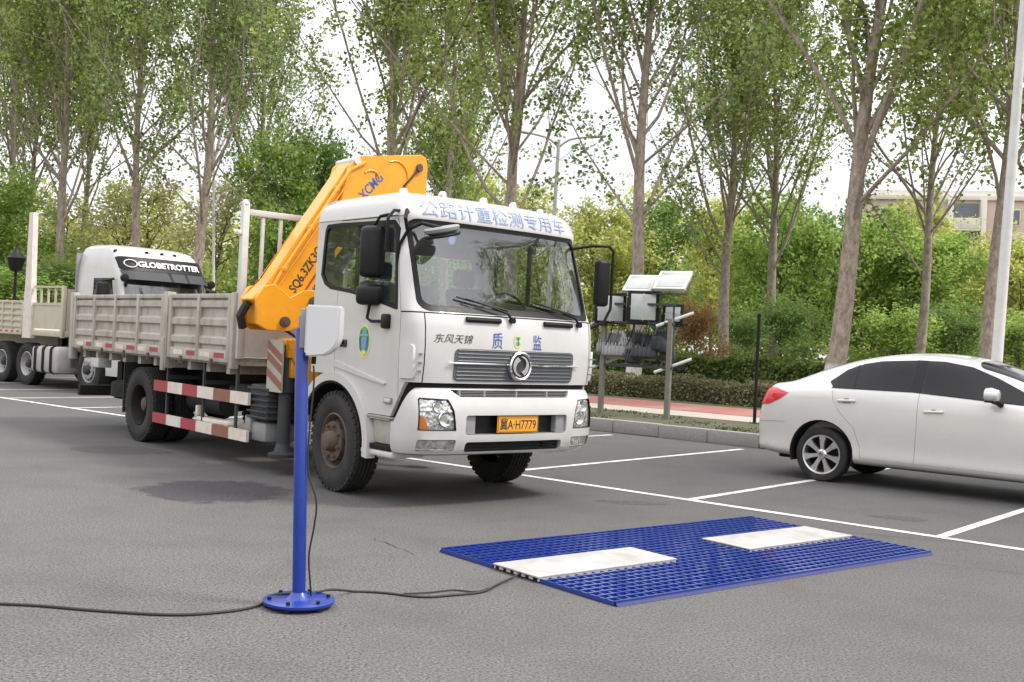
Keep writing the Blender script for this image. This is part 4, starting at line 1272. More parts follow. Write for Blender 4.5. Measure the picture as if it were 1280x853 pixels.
#      u     zbot  w    zbelt ztop  wtop
st = [(.985, .46, .62, .62, .66, .40), (.965, .37, .74, .76, .82, .46), (.92, .32, .82, .92, .99, .50), (.86, .30, .86, 1.04, 1.10, .58), (.815, .295, .875, 1.12, 1.20, .62), (.78, .29, .885, 1.14, 1.228, .64), (.70, .28, .895, 1.145, 1.240, .65),
      (.55, .27, .905, 1.15, 1.265, .64), (.38, .26, .915, 1.16, 1.345, .60), (.19, .26, .92, 1.17, 1.435, .575), (-.05, .25, .925, 1.18, 1.525, .565), (-.36, .24, .925, 1.19, 1.615, .565), (-.70, .24, .925, 1.19, 1.675, .57),
      (-1.05, .24, .925, 1.19, 1.705, .575), (-1.40, .24, .925, 1.175, 1.70, .575), (-1.75, .24, .925, 1.155, 1.655, .57), (-2.05, .24, .925, 1.13, 1.565, .57), (-2.35, .24, .925, 1.105, 1.44, .58), (-2.65, .245, .922, 1.08, 1.295, .60), (-2.90, .25, .918, 1.055, 1.165, .62),
      (-3.15, .26, .91, 1.0, 1.095, .64), (-3.45, .27, .90, .95, 1.04, .63), (-3.75, .28, .87, .88, .96, .58), (-3.95, .30, .80, .78, .85, .50), (-4.05, .36, .68, .66, .70, .40)]
def car_half(zb, w, zl, zt, wt):
    h = zl - zb
    return [(0, zb), (w * .72, zb), (w * .93, zb + .03), (w * .985, zb + h * .12), (w * .958, zb + h * .25), (w, zb + h * .52), (w * 1.0, zb + h * .72), (w * .992, zb + h * .87), (w * .955, zl - .005),
            (w * .90, zl + (zt - zl) * .12), ((w * .90 + wt) / 2 + .015, zl + (zt - zl) * .50), (wt + .03, zt - (zt - zl) * .13), (wt * .82, zt - (zt - zl) * .03), (wt * .4, zt + .0), (0, zt + .012)]
b = MB(); rings = []
for u, zb, w, zl, zt, wt in st:
    hp = car_half(zb, w, zl, zt, wt)
    ring = [(x, u, z) for x, z in hp] + [(-x, u, z) for x, z in hp[-2:0:-1]]
    rings.append(ring)
b.loft(rings)
me = b.mesh('carsolid', (), 0)
o = _tmp(me); md = o.modifiers.new('s', 'SUBSURF'); md.levels = 2; md.render_levels = 2
bpy.context.view_layer.update()
csol = bpy.data.meshes.new_from_object(o.evaluated_get(bpy.context.evaluated_depsgraph_get())); bpy.data.objects.remove(o)
WR = .345
def circ(cy, cz, r, n=32): return [(cy + r * math.cos(2 * math.pi * k / n), cz + r * math.sin(2 * math.pi * k / n)) for k in range(n)]
cb_ = csol
for cy in (0.02, -3.03):
    for lo, hi in ((-1.5, -.62), (.62, 1.5)):
        cb_ = boolean(cb_, prism_mesh(circ(cy, WR + .02, .425), 'x', lo, hi), 'DIFFERENCE')
# door seams cut as real grooves
def groove(pts, wd, lo, hi):
    """prism following an open polyline in (u,z)"""
    A, B_ = [], []
    for i, p in enumerate(pts):
        d = (Vector(pts[min(i + 1, len(pts) - 1)]) - Vector(pts[max(i - 1, 0)])).normalized()
        nrm = Vector((-d.y, d.x)) * wd / 2
        A.append((p[0] + nrm.x, p[1] + nrm.y)); B_.append((p[0] - nrm.x, p[1] - nrm.y))
    return prism_mesh(A + B_[::-1], 'x', lo, hi)
inner = offset(csol, -.010)
seams = [[(-1.185, 1.20), (-1.18, .80), (-1.155, .345)], [(-.10, 1.17), (-.12, 1.05), (-.22, .90), (-.40, .72), (-.48, .50), (-.50, .345)], [(-2.45, 1.09), (-2.48, .80), (-2.42, .345)], [(-.50, .345), (-1.155, .345), (-2.42, .345)]]
for lo, hi in ((-1.5, -.5), (.5, 1.5)):
    for s_ in seams:
        g = boolean(groove(s_, .008, lo, hi), inner, 'DIFFERENCE')
        cb_ = boolean(cb_, g, 'DIFFERENCE')
carbody = place_mesh('body', cb_, M['carwhite'], car, 35)
wr_ = [(-.085, 1.218), (-.02, 1.285), (-.20, 1.445), (-.40, 1.53), (-.62, 1.575), (-1.06, 1.605), (-1.06, 1.225)]
wq_ = [(-.085, 1.218), (-.02, 1.285), (-.20, 1.445), (-.33, 1.505), (-.36, 1.222)]
wf_ = [(-1.09, 1.225), (-1.09, 1.606), (-1.40, 1.605), (-1.72, 1.555), (-2.02, 1.44), (-2.32, 1.295), (-2.58, 1.155), (-2.35, 1.142), (-1.6, 1.20)]
for lo, hi in ((-1.5, -.3), (.3, 1.5)):
    place_mesh('rear_side_window', pane(csol, [(-.375, 1.222), (-.345, 1.505), (-.40, 1.53), (-.62, 1.575), (-1.06, 1.605), (-1.06, 1.225)], 'x', lo, hi, .003, .008), M['cargls'], carbody)
    place_mesh('quarter_window', pane(csol, wq_, 'x', lo, hi, .003, .008), M['cargls'], carbody)
    place_mesh('front_side_window', pane(csol, [(-1.21, 1.225)] + [(-1.21, 1.606)] + wf_[2:], 'x', lo, hi, .003, .008), M['cargls'], carbody)
    place_mesh('door_pillar', pane(csol, [(-1.062, 1.22), (-1.062, 1.608), (-1.208, 1.608), (-1.208, 1.22)], 'x', lo, hi, .004, .006), M['black'], carbody)
    place_mesh('quarter_divider', pane(csol, [(-.328, 1.512), (-.35, 1.512), (-.384, 1.215), (-.350, 1.215)], 'x', lo, hi, .0045, .006), M['black'], carbody)
    place_mesh('window_seal', pane(csol, [(-.07, 1.205), (-1.1, 1.212), (-1.6, 1.185), (-2.6, 1.128), (-2.6, 1.145), (-1.6, 1.202), (-1.1, 1.227), (-.085, 1.22)], 'x', lo, hi, .005, .006), M['black'], carbody)
place_mesh('windscreen', pane(csol, [(-.52, 0), (.52, 0), (.62, 1), (-.62, 1)] and rrect(-.60, .60, -2.82, -1.78, .08), 'z', 1.0, 2.0, .003, .008), M['cargls'], carbody)
place_mesh('rear_window', pane(csol, rrect(-.52, .52, -.12, .42, .06), 'z', 1.2, 2.0, .003, .008), M['cargls'], carbody)
for sg in (-1, 1):
    tl = place_mesh('tail_light', pane(csol, [(.50, 1.11), (.70, 1.165), (.84, 1.155), (1.0, 1.06), (1.0, .93), (.88, .93), (.74, .955), (.60, 1.03)], 'x', *((-1.5, -.52) if sg < 0 else (.52, 1.5)), .010, .008), M['redlens'], carbody)
    hl_ = place_mesh('headlight', pane(csol, [(-3.45, .90), (-3.8, .84), (-4.1, .74), (-4.1, .64), (-3.75, .74), (-3.5, .80)], 'x', *((-1.5, -.45) if sg < 0 else (.45, 1.5)), .006, .008), M['lamp'], carbody)
    for u, z in ((-.30, 1.045), (-1.375, .985)):
        x = sg * .925
        b = MB(); b.box((x, u, z + .012), (.035, .235, .030), .012, Matrix.Rotation(R(-3), 3, 'X'), 3); b.build('door_handle', M['carwhite'], carbody)
        b = MB(); b.lathe([(-.004, .055), (.006, .06)], 20, 'x', (sg * .914, u, z - .012)); b.build('handle_cup', M['midgrey'], carbody)
    b = MB(); b.lathe([(-.07, .03), (-.06, .07), (.0, .098), (.05, .09), (.065, .05)], 20, 'y')
    bmesh.ops.transform(b.bm, matrix=Matrix.Translation((sg * 1.04, -2.06, 1.245)) @ Matrix.Diagonal((1.35, 1.2, .88, 1)), verts=b.bm.verts)
    mr = b.build('mirror', M['carwhite'], car)
    b = MB(); b.tube([(sg * .90, -2.13, 1.13), (sg * .96, -2.10, 1.16), (sg * 1.03, -2.07, 1.18)], [.035, .03, .035], 8); b.box((sg * 1.03, -2.05, 1.168), (.20, .10, .02), .008); b.build('mirror_foot', M['black'], mr)
    # rocker and shadow gap
place_mesh('bumper_seam', pane(csol, [(.52, .735), (1.1, .70), (1.1, .692), (.52, .727)], 'x', -1.5, 1.5, .0015, .006), M['midgrey'], carbody)
place_mesh('license_plate', pane(csol, rrect(-.24, .24, .82, .96, .01), 'y', .5, 1.5, .008, .006), M['dkblue'], carbody)
for cy in (0.02, -3.03):
    for sg in (-1, 1):
        b = MB(); b.lathe([(sg * .60, .42), (sg * .895, .42), (sg * .895, .405), (sg * .61, .405), (sg * .61, .01)], 40, c=(0, cy, WR + .02), close=False)
        bmesh.ops.delete(b.bm, geom=[v for v in b.bm.verts if v.co.z < .22], context='VERTS')
        b.build('wheel_well', M['matte'], carbody)
# car wheels: seven-spoke alloys
def car_wheel():
    b = MB(); h = .105
    prof = [(-h * .75, .255), (-h * .95, .265), (-h, .295), (-h * .92, .33), (-h * .72, WR)]
    for k in range(4):
        x0 = -h * .65 + 1.3 * h * k / 4; x1 = x0 + 1.3 * h / 4
        prof += [(x0, WR), (x1 - .01, WR), (x1 - .008, WR - .008), (x1 - .002, WR - .008)]
    prof += [(h * .72, WR), (h * .95, .31), (h * .75, .25)]
    b.lathe(prof, 48, close=False)
    b.lathe([(h * .2, .25), (h * .2, .01)], 32, close=True)
    tyre = b.mesh('tyre', [M['rubber']], 40)
    b = MB()
    b.lathe([(-h * .70, .257), (-h * .92, .252), (-h * .86, .232), (-h * .4, .225), (h * .2, .222)], 48, close=False)
    for k in range(7):
        t = 2 * math.pi * k / 7
        Mx = Matrix.Rotation(t, 4, 'X')
        n0 = len(b.bm.verts)
        x0, x1 = -h * .86, -h * .42
        pl = [(.040, -.020), (.040, .020), (.15, .026), (.238, .048), (.238, -.048), (.15, -.026)]
        A = [b.bm.verts.new(Mx @ Vector((x0 + (.018 if r < .1 else 0), q, r))) for r, q in pl]
        B_ = [b.bm.verts.new(Mx @ Vector((x1, q * 1.1, r))) for r, q in pl]
        b.bm.faces.new(A); b.bm.faces.new(B_[::-1])
        for i in range(6): b.bm.faces.new((A[i], A[(i + 1) % 6], B_[(i + 1) % 6], B_[i]))
    b.lathe([(-h * .86, .001), (-h * .88, .045), (-h * .72, .065), (-h * .4, .07)], 24, close=False)
    rim = b.mesh('rim', [M['alloy']], 30)
    b = MB(); b.lathe([(-h * .93, .001), (-h * .92, .032), (-h * .86, .034)], 20, close=False)
    for k in range(5):
        t = 2 * math.pi * (k + .5) / 5
        b.cyl((-h * .6, .055 * math.cos(t), .055 * math.sin(t)), (-h * .84, .055 * math.cos(t), .055 * math.sin(t)), .009, 8)
    hub = b.mesh('hub', [M['chrome']], 30)
    return rim, tyre, hub
cw = car_wheel()
for y in (.02, -3.03):
    for x, s in ((-.775, -1), (.775, 1)): put_wheel(car, cw, x, y, WR, s, 0, y)
b = MB(); b.bx(-.66, .66, -3.6, .7, .24, .36, .02)
for y in (.02, -3.03): b.cyl((-.7, y, WR), (.7, y, WR), .05, 10)
b.bx(-.62, .62, -3.4, .4, .36, .42); b.build('underbody', M['matte'], car)
b = MB()
for x in (-.45, .45): b.box((x, -1.35, .95), (.5, .14, .72), .06); b.box((x, -1.38, 1.38), (.26, .09, .18), .04)
b.build('seat', M['seat'], carbody)

# ================================================================== BLUE DISPLAY STAND
stand = thing('display_stand', 'blue steel post on a round base plate carrying a white display box', 'stand', (-1.166, 6.265, 0))
b = MB(); b.lathe([(.022, .05), (.022, .200), (.030, .206), (.042, .206), (.047, .19), (.047, .001)], 48, 'z', close=False)
base = b.build('base_plate', M['blue'], stand)
b = MB(); b.lathe([(.047, .075), (.056, .062), (.085, .040)], 24, 'z', close=False); b.build('weld_collar', M['blue'], base)
for k in range(6):
    t = R(20 + 60 * k)
    b = MB(); b.cyl((.17 * math.cos(t), .17 * math.sin(t), .0), (.17 * math.cos(t), .17 * math.sin(t), .024), .026, 14); b.cyl((.17 * math.cos(t), .17 * math.sin(t), .046), (.17 * math.cos(t), .17 * math.sin(t), .062), .012, 6)
    b.build('levelling_foot', M['black'], base)
LEAN = -0.034
def px(z): return LEAN * z
b = MB(); b.lathe([(.04, .0385), (1.61, .0385), (1.615, .036)], 32, 'z')
for v in b.bm.verts: v.co.x += px(v.co.z)
b.build('post', M['blue'], stand)
b = MB()
pl = [(.055, 1.475), (.29, 1.475), (.29, 1.555), (.285, 1.50)]
pl = [(.034, 1.752), (.230, 1.752), (.230, 1.575), (.218, 1.530), (.190, 1.490), (.145, 1.462), (.056, 1.452), (.034, 1.470)]
b.prism(pl, 'y', -.10, .07)
bmesh.ops.bevel(b.bm, geom=b.bm.edges[:], offset=.010, segments=2, affect='EDGES')
for v in b.bm.verts: v.co.x += px(1.6)
bx_ = b.build('display_box', M['box'], stand)
b = MB(); b.bx(-.005 + px(1.6), .035 + px(1.6), -.05, .06, 1.50, 1.73, .006); b.bx(-.02 + px(1.6), .032 + px(1.6), -.03, .03, 1.53, 1.69, .004); b.build('mount_bracket', M['midgrey'], bx_)
b = MB(); b.cyl((.075 + px(1.6), .0, 1.41), (.075 + px(1.6), .0, 1.456), .014, 10); b.build('cable_gland', M['black'], bx_)

def spline(pts, n=8):
    out = []
    P = [Vector(p) for p in pts]
    for i in range(len(P) - 1):
        p0, p1, p2, p3 = P[max(i - 1, 0)], P[i], P[i + 1], P[min(i + 2, len(P) - 1)]
        for k in range(n):
            t = k / n
            out.append(.5 * ((2 * p1) + (p2 - p0) * t + (2 * p0 - 5 * p1 + 4 * p2 - p3) * t * t + (3 * p1 - p0 - 3 * p2 + p3) * t ** 3))
    out.append(P[-1]); return out
def cable(name, label, pts, r, mat='cable'):
    b = MB(); b.tube(spline(pts), r, 8)
    o = b.build(name, M[mat]); tag(o, label, 'cable'); return o
sx, sy = -1.166, 6.265
cable('power_cable', 'black power cable running from the blue stand base out of the left side', [(-4.2, 5.75, .009), (-3.2, 5.93, .009), (-2.65, 5.98, .009), (-2.2, 5.93, .009), (-1.78, 5.92, .009), (-1.50, 6.06, .009), (-1.38, 6.22, .010), (-1.36, 6.30, .035), (-1.28, 6.33, .052), (-1.20, 6.36, .053), (-1.13, 6.38, .053)], .0085)
cable('display_cable', 'thin dark green cable hanging from the white display box down the blue post', [(sx + .02, 6.265, 1.40), (sx + .03, 6.25, 1.30), (sx + .018, 6.25, 1.05), (sx + .02, 6.25, .80), (sx + .075, 6.25, .62), (sx + .07, 6.26, .48), (sx + .045, 6.27, .30), (sx + .055, 6.29, .14), (sx + .06, 6.32, .053)], .0055)
cable('sensor_cable', 'black cable looping over the asphalt from blue stand to weighing mat', [(-1.09, 6.40, .054), (-1.02, 6.48, .054), (-.95, 6.58, .03), (-.90, 6.66, .008), (-.72, 6.66, .008), (-.48, 6.60, .008), (-.30, 6.68, .008), (-.12, 6.80, .008), (-.02, 7.02, .012), (.08, 7.22, .02), (.135, 7.33, .03)], .0075)
cable('sensor_cable', 'thinner loose second lead lying beside the cable to the mat', [(-.60, 6.66, .008), (-.45, 6.72, .008), (-.30, 6.82, .008), (-.18, 6.80, .008), (-.12, 6.82, .012), (-.08, 6.90, .012)], .005)

# ================================================================== WEIGHING MAT WITH PLATES
GA = R(39.08)
GX, GY, HLn, HWn = 1.545, 8.486, 1.826, .919
mat_ = thing('grating_mat', 'blue plastic grating mat lying flat on the asphalt in front of the truck', 'mat', (GX, GY, 0), GA)
# plate footprints in mat coordinates (x along the long side, y across)
PL = [(-1.85, -.49, -.218, .268), (.36, 1.775, -.215, .283)]
def inplate(x, y, m=0.0):
    return any(x0 - m < x < x1 + m and y0 - m < y < y1 + m for x0, x1, y0, y1 in PL)
b = MB()
cell = .080
nx, ny = round(2 * HLn / cell), round(2 * HWn / cell)
def bars(vals, lim, along):
    for v in vals:
        segs = []
        lo = -lim; step = .02
        cur = None
        k = int(2 * lim / step)
        for i in range(k + 1):
            w = -lim + 2 * lim * i / k
            free = not (inplate(w, v, .008) if along == 'x' else inplate(v, w, .008))
            if free and cur is None: cur = w
            if (not free or i == k) and cur is not None:
                segs.append((cur, w)); cur = None
        for a, c in segs:
            if c - a < .02: continue
            if along == 'x': b.bx(a, c, v - .009, v + .009, .004, .034)
            else: b.bx(v - .0065, v + .0065, a, c, .004, .030)
bars([-HWn + 2 * HWn * k / ny for k in range(ny + 1)], HLn, 'x')
bars([-HLn + 2 * HLn * k / nx for k in range(nx + 1)], HWn, 'y')
grid_o = b.build('grating', M['bluemat'], mat_, 0)
b = MB()
q = random.Random(5)
# solid tray under the bars, left open below the plates
for i in range(12):
    for j in range(6):
        x0, x1 = -HLn + 2 * HLn * i / 12, -HLn + 2 * HLn * (i + 1) / 12
        y0, y1 = -HWn + 2 * HWn * j / 6, -HWn + 2 * HWn * (j + 1) / 6
        b.bx(x0 + .003, x1 - .003, y0 + .003, y1 - .003, .001, .009)
b.build('tray', M['bluetray'], mat_, 0)
b = MB()
for y in (-HWn, HWn):
    b.prism([(y, .002), (y + math.copysign(.03, y), .002), (y, .027)], 'x', -HLn, HLn)
b.build('edge_ramp', M['bluetray'], mat_, 0)
for i, (x0, x1, y0, y1) in enumerate(PL):
    lab = ['nearer white weighing plate at the cable end of blue mat', 'farther white weighing plate set in the blue mat towards the sedan'][i]
    c_, s_ = math.cos(GA), math.sin(GA)
    cx, cy = (x0 + x1) / 2, (y0 + y1) / 2
    p = thing('weighing_plate', lab, 'scale plate', (GX + cx * c_ - cy * s_, GY + cx * s_ + cy * c_, 0), GA, 'weighing plates in the mat')
    hx, hy = (x1 - x0) / 2, (y1 - y0) / 2
    b = MB(); b.bx(-hx, hx, -hy, hy, .034, .046, .004)
    for yy in (-hy + .01, hy - .01): b.bx(-hx + .01, hx - .01, yy - .008, yy + .008, .010, .0335)
    b.build('top_plate', M['plate'], p)
    b = MB()
    for sx_ in (-1, 0, 1):
        for sy_ in (-1, 1): b.lathe([(.0462, .012), (.0485, .009), (.0487, .001)], 10, 'z', (sx_ * (hx - .05), sy_ * (hy - .04), 0), close=False)
    b.build('screw_heads', M['steel'], p)
    b = MB(); b.bx(-hx + .012, hx - .012, -hy + .02, hy - .02, .010, .0325); b.build('load_cell_tray', M['black'], p)
    b = MB()
    for k in range(5): b.bx(-hx + .004, -hx + .011, -hy + .06 + .08 * k, -hy + .10 + .08 * k, .014, .031)
    b.build('end_connector', M['silver'], p)

# ================================================================== LAMP RACK, POSTS
M['rackpost'] = paint('weathered_green_grey_steel', (0.15, 0.145, 0.115), 0.6, (0.24, 0.22, 0.18), 0.7, scale=8)
rack = thing('lamp_rack', 'weathered metal rack of square floodlights and tilted panels behind the truck mirror', 'lamp rack', lf(-3.45, 8.3, .21), LYAW)
# local x runs along the kerb (to the right), y away
b = MB()
for x in (-1.02, .58):
    b = MB(); b.bx(x - .05, x + .05, -.04, .04, 0, 2.0); b.build('rack_post', M['rackpost'], rack)
b = MB()
for z in (1.02, 1.90, 2.28): b.bx(-1.20, .66, -.03, .03, z - .022, z + .022)
b.bx(-1.2, .66, .52, .58, 1.0, 1.045); b.bx(-1.2, .66, .52, .58, 1.88, 1.92)
for x in (-1.2, -.3, .62): b.bx(x - .02, x + .02, .02, .03, 1.0, 2.3)
b.build('rack_rail', M['darkgrey'], rack)
for z in (.98, 1.90):
    b = MB(); b.tube([(.30, -.10, z - .06), (.88, .35, z + .24)], .032, 8); b.build('rack_arm', M['palegrey'], rack); b = MB(); b.tube([(-1.3, -.10, z - .06), (-.8, .35, z + .22)], .032, 8); b.build('rack_arm', M['palegrey'], rack)
    b = MB()
def floodlight(x, y, z, w, h, rx, rz, face):
    Mx = Matrix.Translation((x, y, z)) @ Matrix.Rotation(rz, 4, 'Z') @ Matrix.Rotation(rx, 4, 'X')
    b = MB(); b.bx(-w / 2, w / 2, 0, .07, -h / 2, h / 2, .015); b.bx(-w / 2 - .012, w / 2 + .012, -.02, .012, -h / 2 - .012, h / 2 + .012, .006)
    bmesh.ops.transform(b.bm, matrix=Mx, verts=b.bm.verts)
    f = b.build('floodlight', M['matte'] if face != 'panel' else M['palegrey'], rack)
    b = MB(); b.bx(-w / 2 + .05, w / 2 - .05, -.028, -.018, -h / 2 + .05, h / 2 - .05, .003)
    if face != 'panel':
        b.bx(-.008, .008, -.030, -.018, -h / 2 + .03, h / 2 - .03); b.bx(-w / 2 + .03, w / 2 - .03, -.030, -.018, -.008, .008)
    bmesh.ops.transform(b.bm, matrix=Mx, verts=b.bm.verts)
    b.build('lens', M['lens'] if face != 'panel' else M['lens'], f)
    b = MB(); b.tube([(-w / 2 - .03, .05, 0), (-w / 2 - .03, .10, -h * .55), (w / 2 + .03, .10, -h * .55), (w / 2 + .03, .05, 0)], .015, 6)
    bmesh.ops.transform(b.bm, matrix=Mx, verts=b.bm.verts)
    b.build('yoke', M['darkgrey'], f)
M['lens'] = paint('dusty_lamp_glass', (0.40, 0.42, 0.40), 0.18, (0.25, 0.26, 0.22), 0.7, scale=5, coat=0.5)
floodlight(-.42, .30, 2.20, .44, .46, R(8), R(55), 'lens')
floodlight(.40, .35, 2.10, .40, .40, R(-12), R(20), 'lens')
b = MB()
for k, (x, y) in enumerate(((-.9, .0), (-.45, .1), (.0, .0), (.35, .2))):
    b = MB(); b.tube(spline([(x, y, 2.0), (x + .12, y - .06, 1.86), (x + .05, y - .03, 1.62), (x - .08, y, 1.40)]), .014, 6); b.build('rack_cable', M['cable'], rack)
    b = MB(); b.tube([(x - .15, y + .1, 1.05), (x + .15, y + .25, 1.9)], .016, 6); b.build('rack_brace', M['midgrey'], rack)
floodlight(-.05, -.06, 2.22, .60, .62, R(-4), R(38), 'lens')
floodlight(-.85, -.06, 2.18, .62, .62, R(-3), R(38), 'lens')
floodlight(-.35, .25, 2.72, .60, .52, R(-50), R(12), 'panel')
floodlight(.42, .25, 2.78, .66, .58, R(-50), R(12), 'panel')
def lamp_body(x, y, z, s, rz):
    Mx = Matrix.Translation((x, y, z)) @ Matrix.Rotation(rz, 4, 'Z') @ Matrix.Rotation(R(-18), 4, 'X')
    b = MB(); b.bx(-s, s, -.13, .13, -.13, .10, .05)
    for k in range(6): b.bx(-s + .04 + (2 * s - .08) * k / 5 - .008, -s + .04 + (2 * s - .08) * k / 5 + .008, -.15, .15, -.10, .15, .004)
    bmesh.ops.transform(b.bm, matrix=Mx, verts=b.bm.verts)
    b.build('ballast_box', M['darkgrey'] if x > -.5 else M['midgrey'], rack)
for x, y, z, s, rz in ((-.75, .0, 1.30, .24, .4), (.02, -.05, 1.30, .26, .5), (-.45, .35, 1.58, .20, .3), (.20, .35, 1.62, .20, .2), (-.95, .35, 1.56, .18, .3), (-.30, .10, 1.18, .18, .1), (-.60, .20, 1.42, .16, .9), (.30, .05, 1.46, .15, -.3), (-.10, .30, 1.52, .17, .8), (-1.05, .05, 1.36, .15, .6), (.38, .25, 1.28, .16, .5)):
    lamp_body(x, y, z, s, rz)

def post(label, x, y, z0, h, r, mat, name='steel_post'):
    t = thing(name, label, 'post', (x, y, z0))
    b = MB(); b.cyl((0, 0, 0), (0, 0, h), r, 12); b.build('shaft', M[mat], t)
    b = MB(); b.lathe([(h, r * 1.25), (h + .03, r * 1.2), (h + .05, r * .4)], 12, 'z'); b.lathe([(0, r * 2.2), (.02, r * 2.2), (.04, r * 1.1)], 12, 'z'); b.build('cap', M[mat], t)
    return t
post('thin dark steel post on the verge beside the sedan tail light', *lf(-1.55, 9.45, 0)[:2], .2, 2.15, .035, 'matte')

def street_lamp(label, x, y, h, r0, r1, lean, arm, headdir, mat='palegrey', az=0.0, name='street_lamp', group=None):
    t = thing(name, label, 'street lamp', (x, y, .2), az, group)
    t.rotation_euler = (0, lean, az)
    b = MB(); b.tube([(0, 0, 0), (0, 0, .9), (0, 0, 1.0), (0, 0, h)], [r0 * 1.35, r0 * 1.3, r0, r1], 14)
    b.build('pole', M[mat], t)
    b = MB(); b.lathe([(0, r0 * 2.2), (.03, r0 * 2.2), (.05, r0 * 1.4)], 14, 'z'); b.box((0, -r0 * 1.3, .62), (r0 * 1.1, .02, .30), .005); b.build('base_flange', M[mat], t)
    for s in headdir:
        b = MB(); b.tube(spline([(0, 0, h - .35), (s * arm * .35, 0, h + .05), (s * arm, 0, h + .25)]), r1 * .7, 8); a_ = b.build('arm', M[mat], t)
        b = MB(); b.box((s * (arm + .3), 0, h + .27), (.75, .26, .12), .05, Matrix.Rotation(-s * .12, 3, 'Y'), 3); b.build('lamp_head', M['palegrey'], a_)
        
    return t
street_lamp('tall leaning grey street lamp pole behind the white sedan', 9.05, 20.2, 11.5, .105, .065, R(1.7), 1.6, (-1,), az=R(-45))
street_lamp('thin pale street lamp with one curved arm above the beige bed', -14.35, 52.0, 13.4, .075, .045, R(-2.6), 1.6, (1,), az=R(5), group='pale street lamps along the park')
street_lamp('thin white street lamp with two arms seen over the truck cab roof', 1.55, 50.0, 10.9, .13, .08, R(1.0), 1.5, (-1, 1), az=R(0), group='pale street lamps along the park')
t = thing('garden_lantern', 'black garden lantern on a post at the left edge of the photo', 'lamp', (-16.95, 36.6, .2))
b = MB(); b.tube([(0, 0, 0), (0, 0, .5), (0, 0, .55), (0, 0, 3.0)], [.10, .09, .055, .045], 12); b.build('post', M['matte'], t)
b = MB(); b.lathe([(3.0, .10), (3.05, .20), (3.45, .30), (3.47, .33), (3.75, .08), (3.85, .05), (3.92, .01)], 8, 'z'); b.build('lantern_head', M['black'], t)
b = MB(); b.lathe([(3.07, .17), (3.43, .26)], 8, 'z'); b.build('lantern_glass', M['lens'], t)

# ================================================================== HEDGES
def hedge(name, label, t0, t1, s0, s1, h, mat, n, size, seed):
    r = np.random.default_rng(seed)
    T = thing(name, label, 'hedge', lf((t0 + t1) / 2, (s0 + s1) / 2, .2), LYAW, None)
    L, D = (t1 - t0), (s1 - s0)
    b = MB(); b.bx(-L / 2 + .1, L / 2 - .1, -D / 2 + .15, D / 2 - .15, 0, h - .16, .05); b.build('hedge_core', M['twig'], T)
    # leaves over the faces with depth and ragged outline
    nf = n
    f = r.random(nf)
    x = (r.random(nf) - .5) * L
    y = np.where(f < .5, -D / 2 + np.abs(r.normal(0, .10, nf)), (r.random(nf) - .5) * D)
    z = np.where(f < .5, r.random(nf) * h, h - np.abs(r.normal(0, .07, nf)))
    wob = .06 * np.sin(x * 2.1) + .05 * np.sin(x * 5.3 + 1) + .03 * np.sin(x * 11)
    z = np.maximum(.02, z + wob * (z / h)); y = y + .05 * np.sin(x * 3.1 + z * 4)
    P = np.stack([x, y, z], 1)
    me = leaves(name + '_leaves', P, size, r)
    me.materials.append(M[mat])
    link('foliage', me, T)

def leaves(name, P, size, r, droop=0.0):
    n = len(P)
    d1 = r.normal(size=(n, 3)); d1[:, 2] *= .8; d1 /= np.linalg.norm(d1, axis=1)[:, None]
    d2 = r.normal(size=(n, 3)); d2 -= (d2 * d1).sum(1)[:, None] * d1; d2 /= np.linalg.norm(d2, axis=1)[:, None]
    s = size * r.uniform(.6, 1.35, n)[:, None]
    V = np.empty((n, 4, 3))
    V[:, 0] = P - d1 * s * .55; V[:, 1] = P + d2 * s * .42 - d1 * s * .08; V[:, 2] = P + d1 * s * .55; V[:, 3] = P - d2 * s * .42 - d1 * s * .08
    me = bpy.data.meshes.new(name)
    me.vertices.add(n * 4); me.vertices.foreach_set('co', V.reshape(-1))
    me.loops.add(n * 4); me.loops.foreach_set('vertex_index', np.arange(n * 4, dtype=np.int32))
    me.polygons.add(n); me.polygons.foreach_set('loop_start', np.arange(0, n * 4, 4, dtype=np.int32)); me.polygons.foreach_set('loop_total', np.full(n, 4, np.int32))
    me.update(calc_edges=True); me.validate()
    return me
M['twig'] = paint('hedge_twigs', (0.05, 0.05, 0.022), 0.95, (0.04, 0.055, 0.02), 0.6)
hedge('hedge', 'low brownish green clipped hedge along the red path', -26, 16, 15.6, 17.0, .62, 'hedgeb', 45000, .065, 1)
hedge('hedge', 'taller dark green hedge behind the low brownish hedge', -30, 14, 20.0, 21.8, 1.20, 'hedged', 60000, .11, 2)

# verge grass tufts
r = np.random.default_rng(9)
n = 15000
tt = r.uniform(-22, 12, n); ss = 6.86 + r.random(n) ** 1.5 * 2.6
keep = (np.sin(tt * 1.7 + ss * 3) + np.sin(tt * .6) + np.sin(tt * 4.1 - ss * 2) + r.normal(0, .6, n)) > .1
tt, ss = tt[keep], ss[keep]; n = len(tt)
P = np.array([lf(a, c, .225) for a, c in zip(tt, ss)]); P[:, 2] += r.random(n) * .03
me = leaves('verge_grass', P, .045, r); me.materials.append(M['grassm'])
o = link('verge_grass', me); o['kind'] = 'stuff'; o['label'] = 'sparse short grass growing on the verge behind the kerb'; o['category'] = 'grass'

# ================================================================== TREES
class Tree:
    def __init__(self, seed): self.r = np.random.default_rng(seed); self.b = MB(); self.tips = []
    def limb(self, p0, d, L, r0, r1, n=5, up=.15, wob=.10, sides=6):
        P = [np.array(p0, float)]; d = np.array(d, float); d /= np.linalg.norm(d)
        for k in range(n):
            d = d + np.array([0, 0, up]) + self.r.normal(0, wob, 3); d /= np.linalg.norm(d)
            P.append(P[-1] + d * L / n)
        self.b.tube([Vector(p) for p in P], [r0 + (r1 - r0) * k / n for k in range(n + 1)], sides, True)
        return P, d

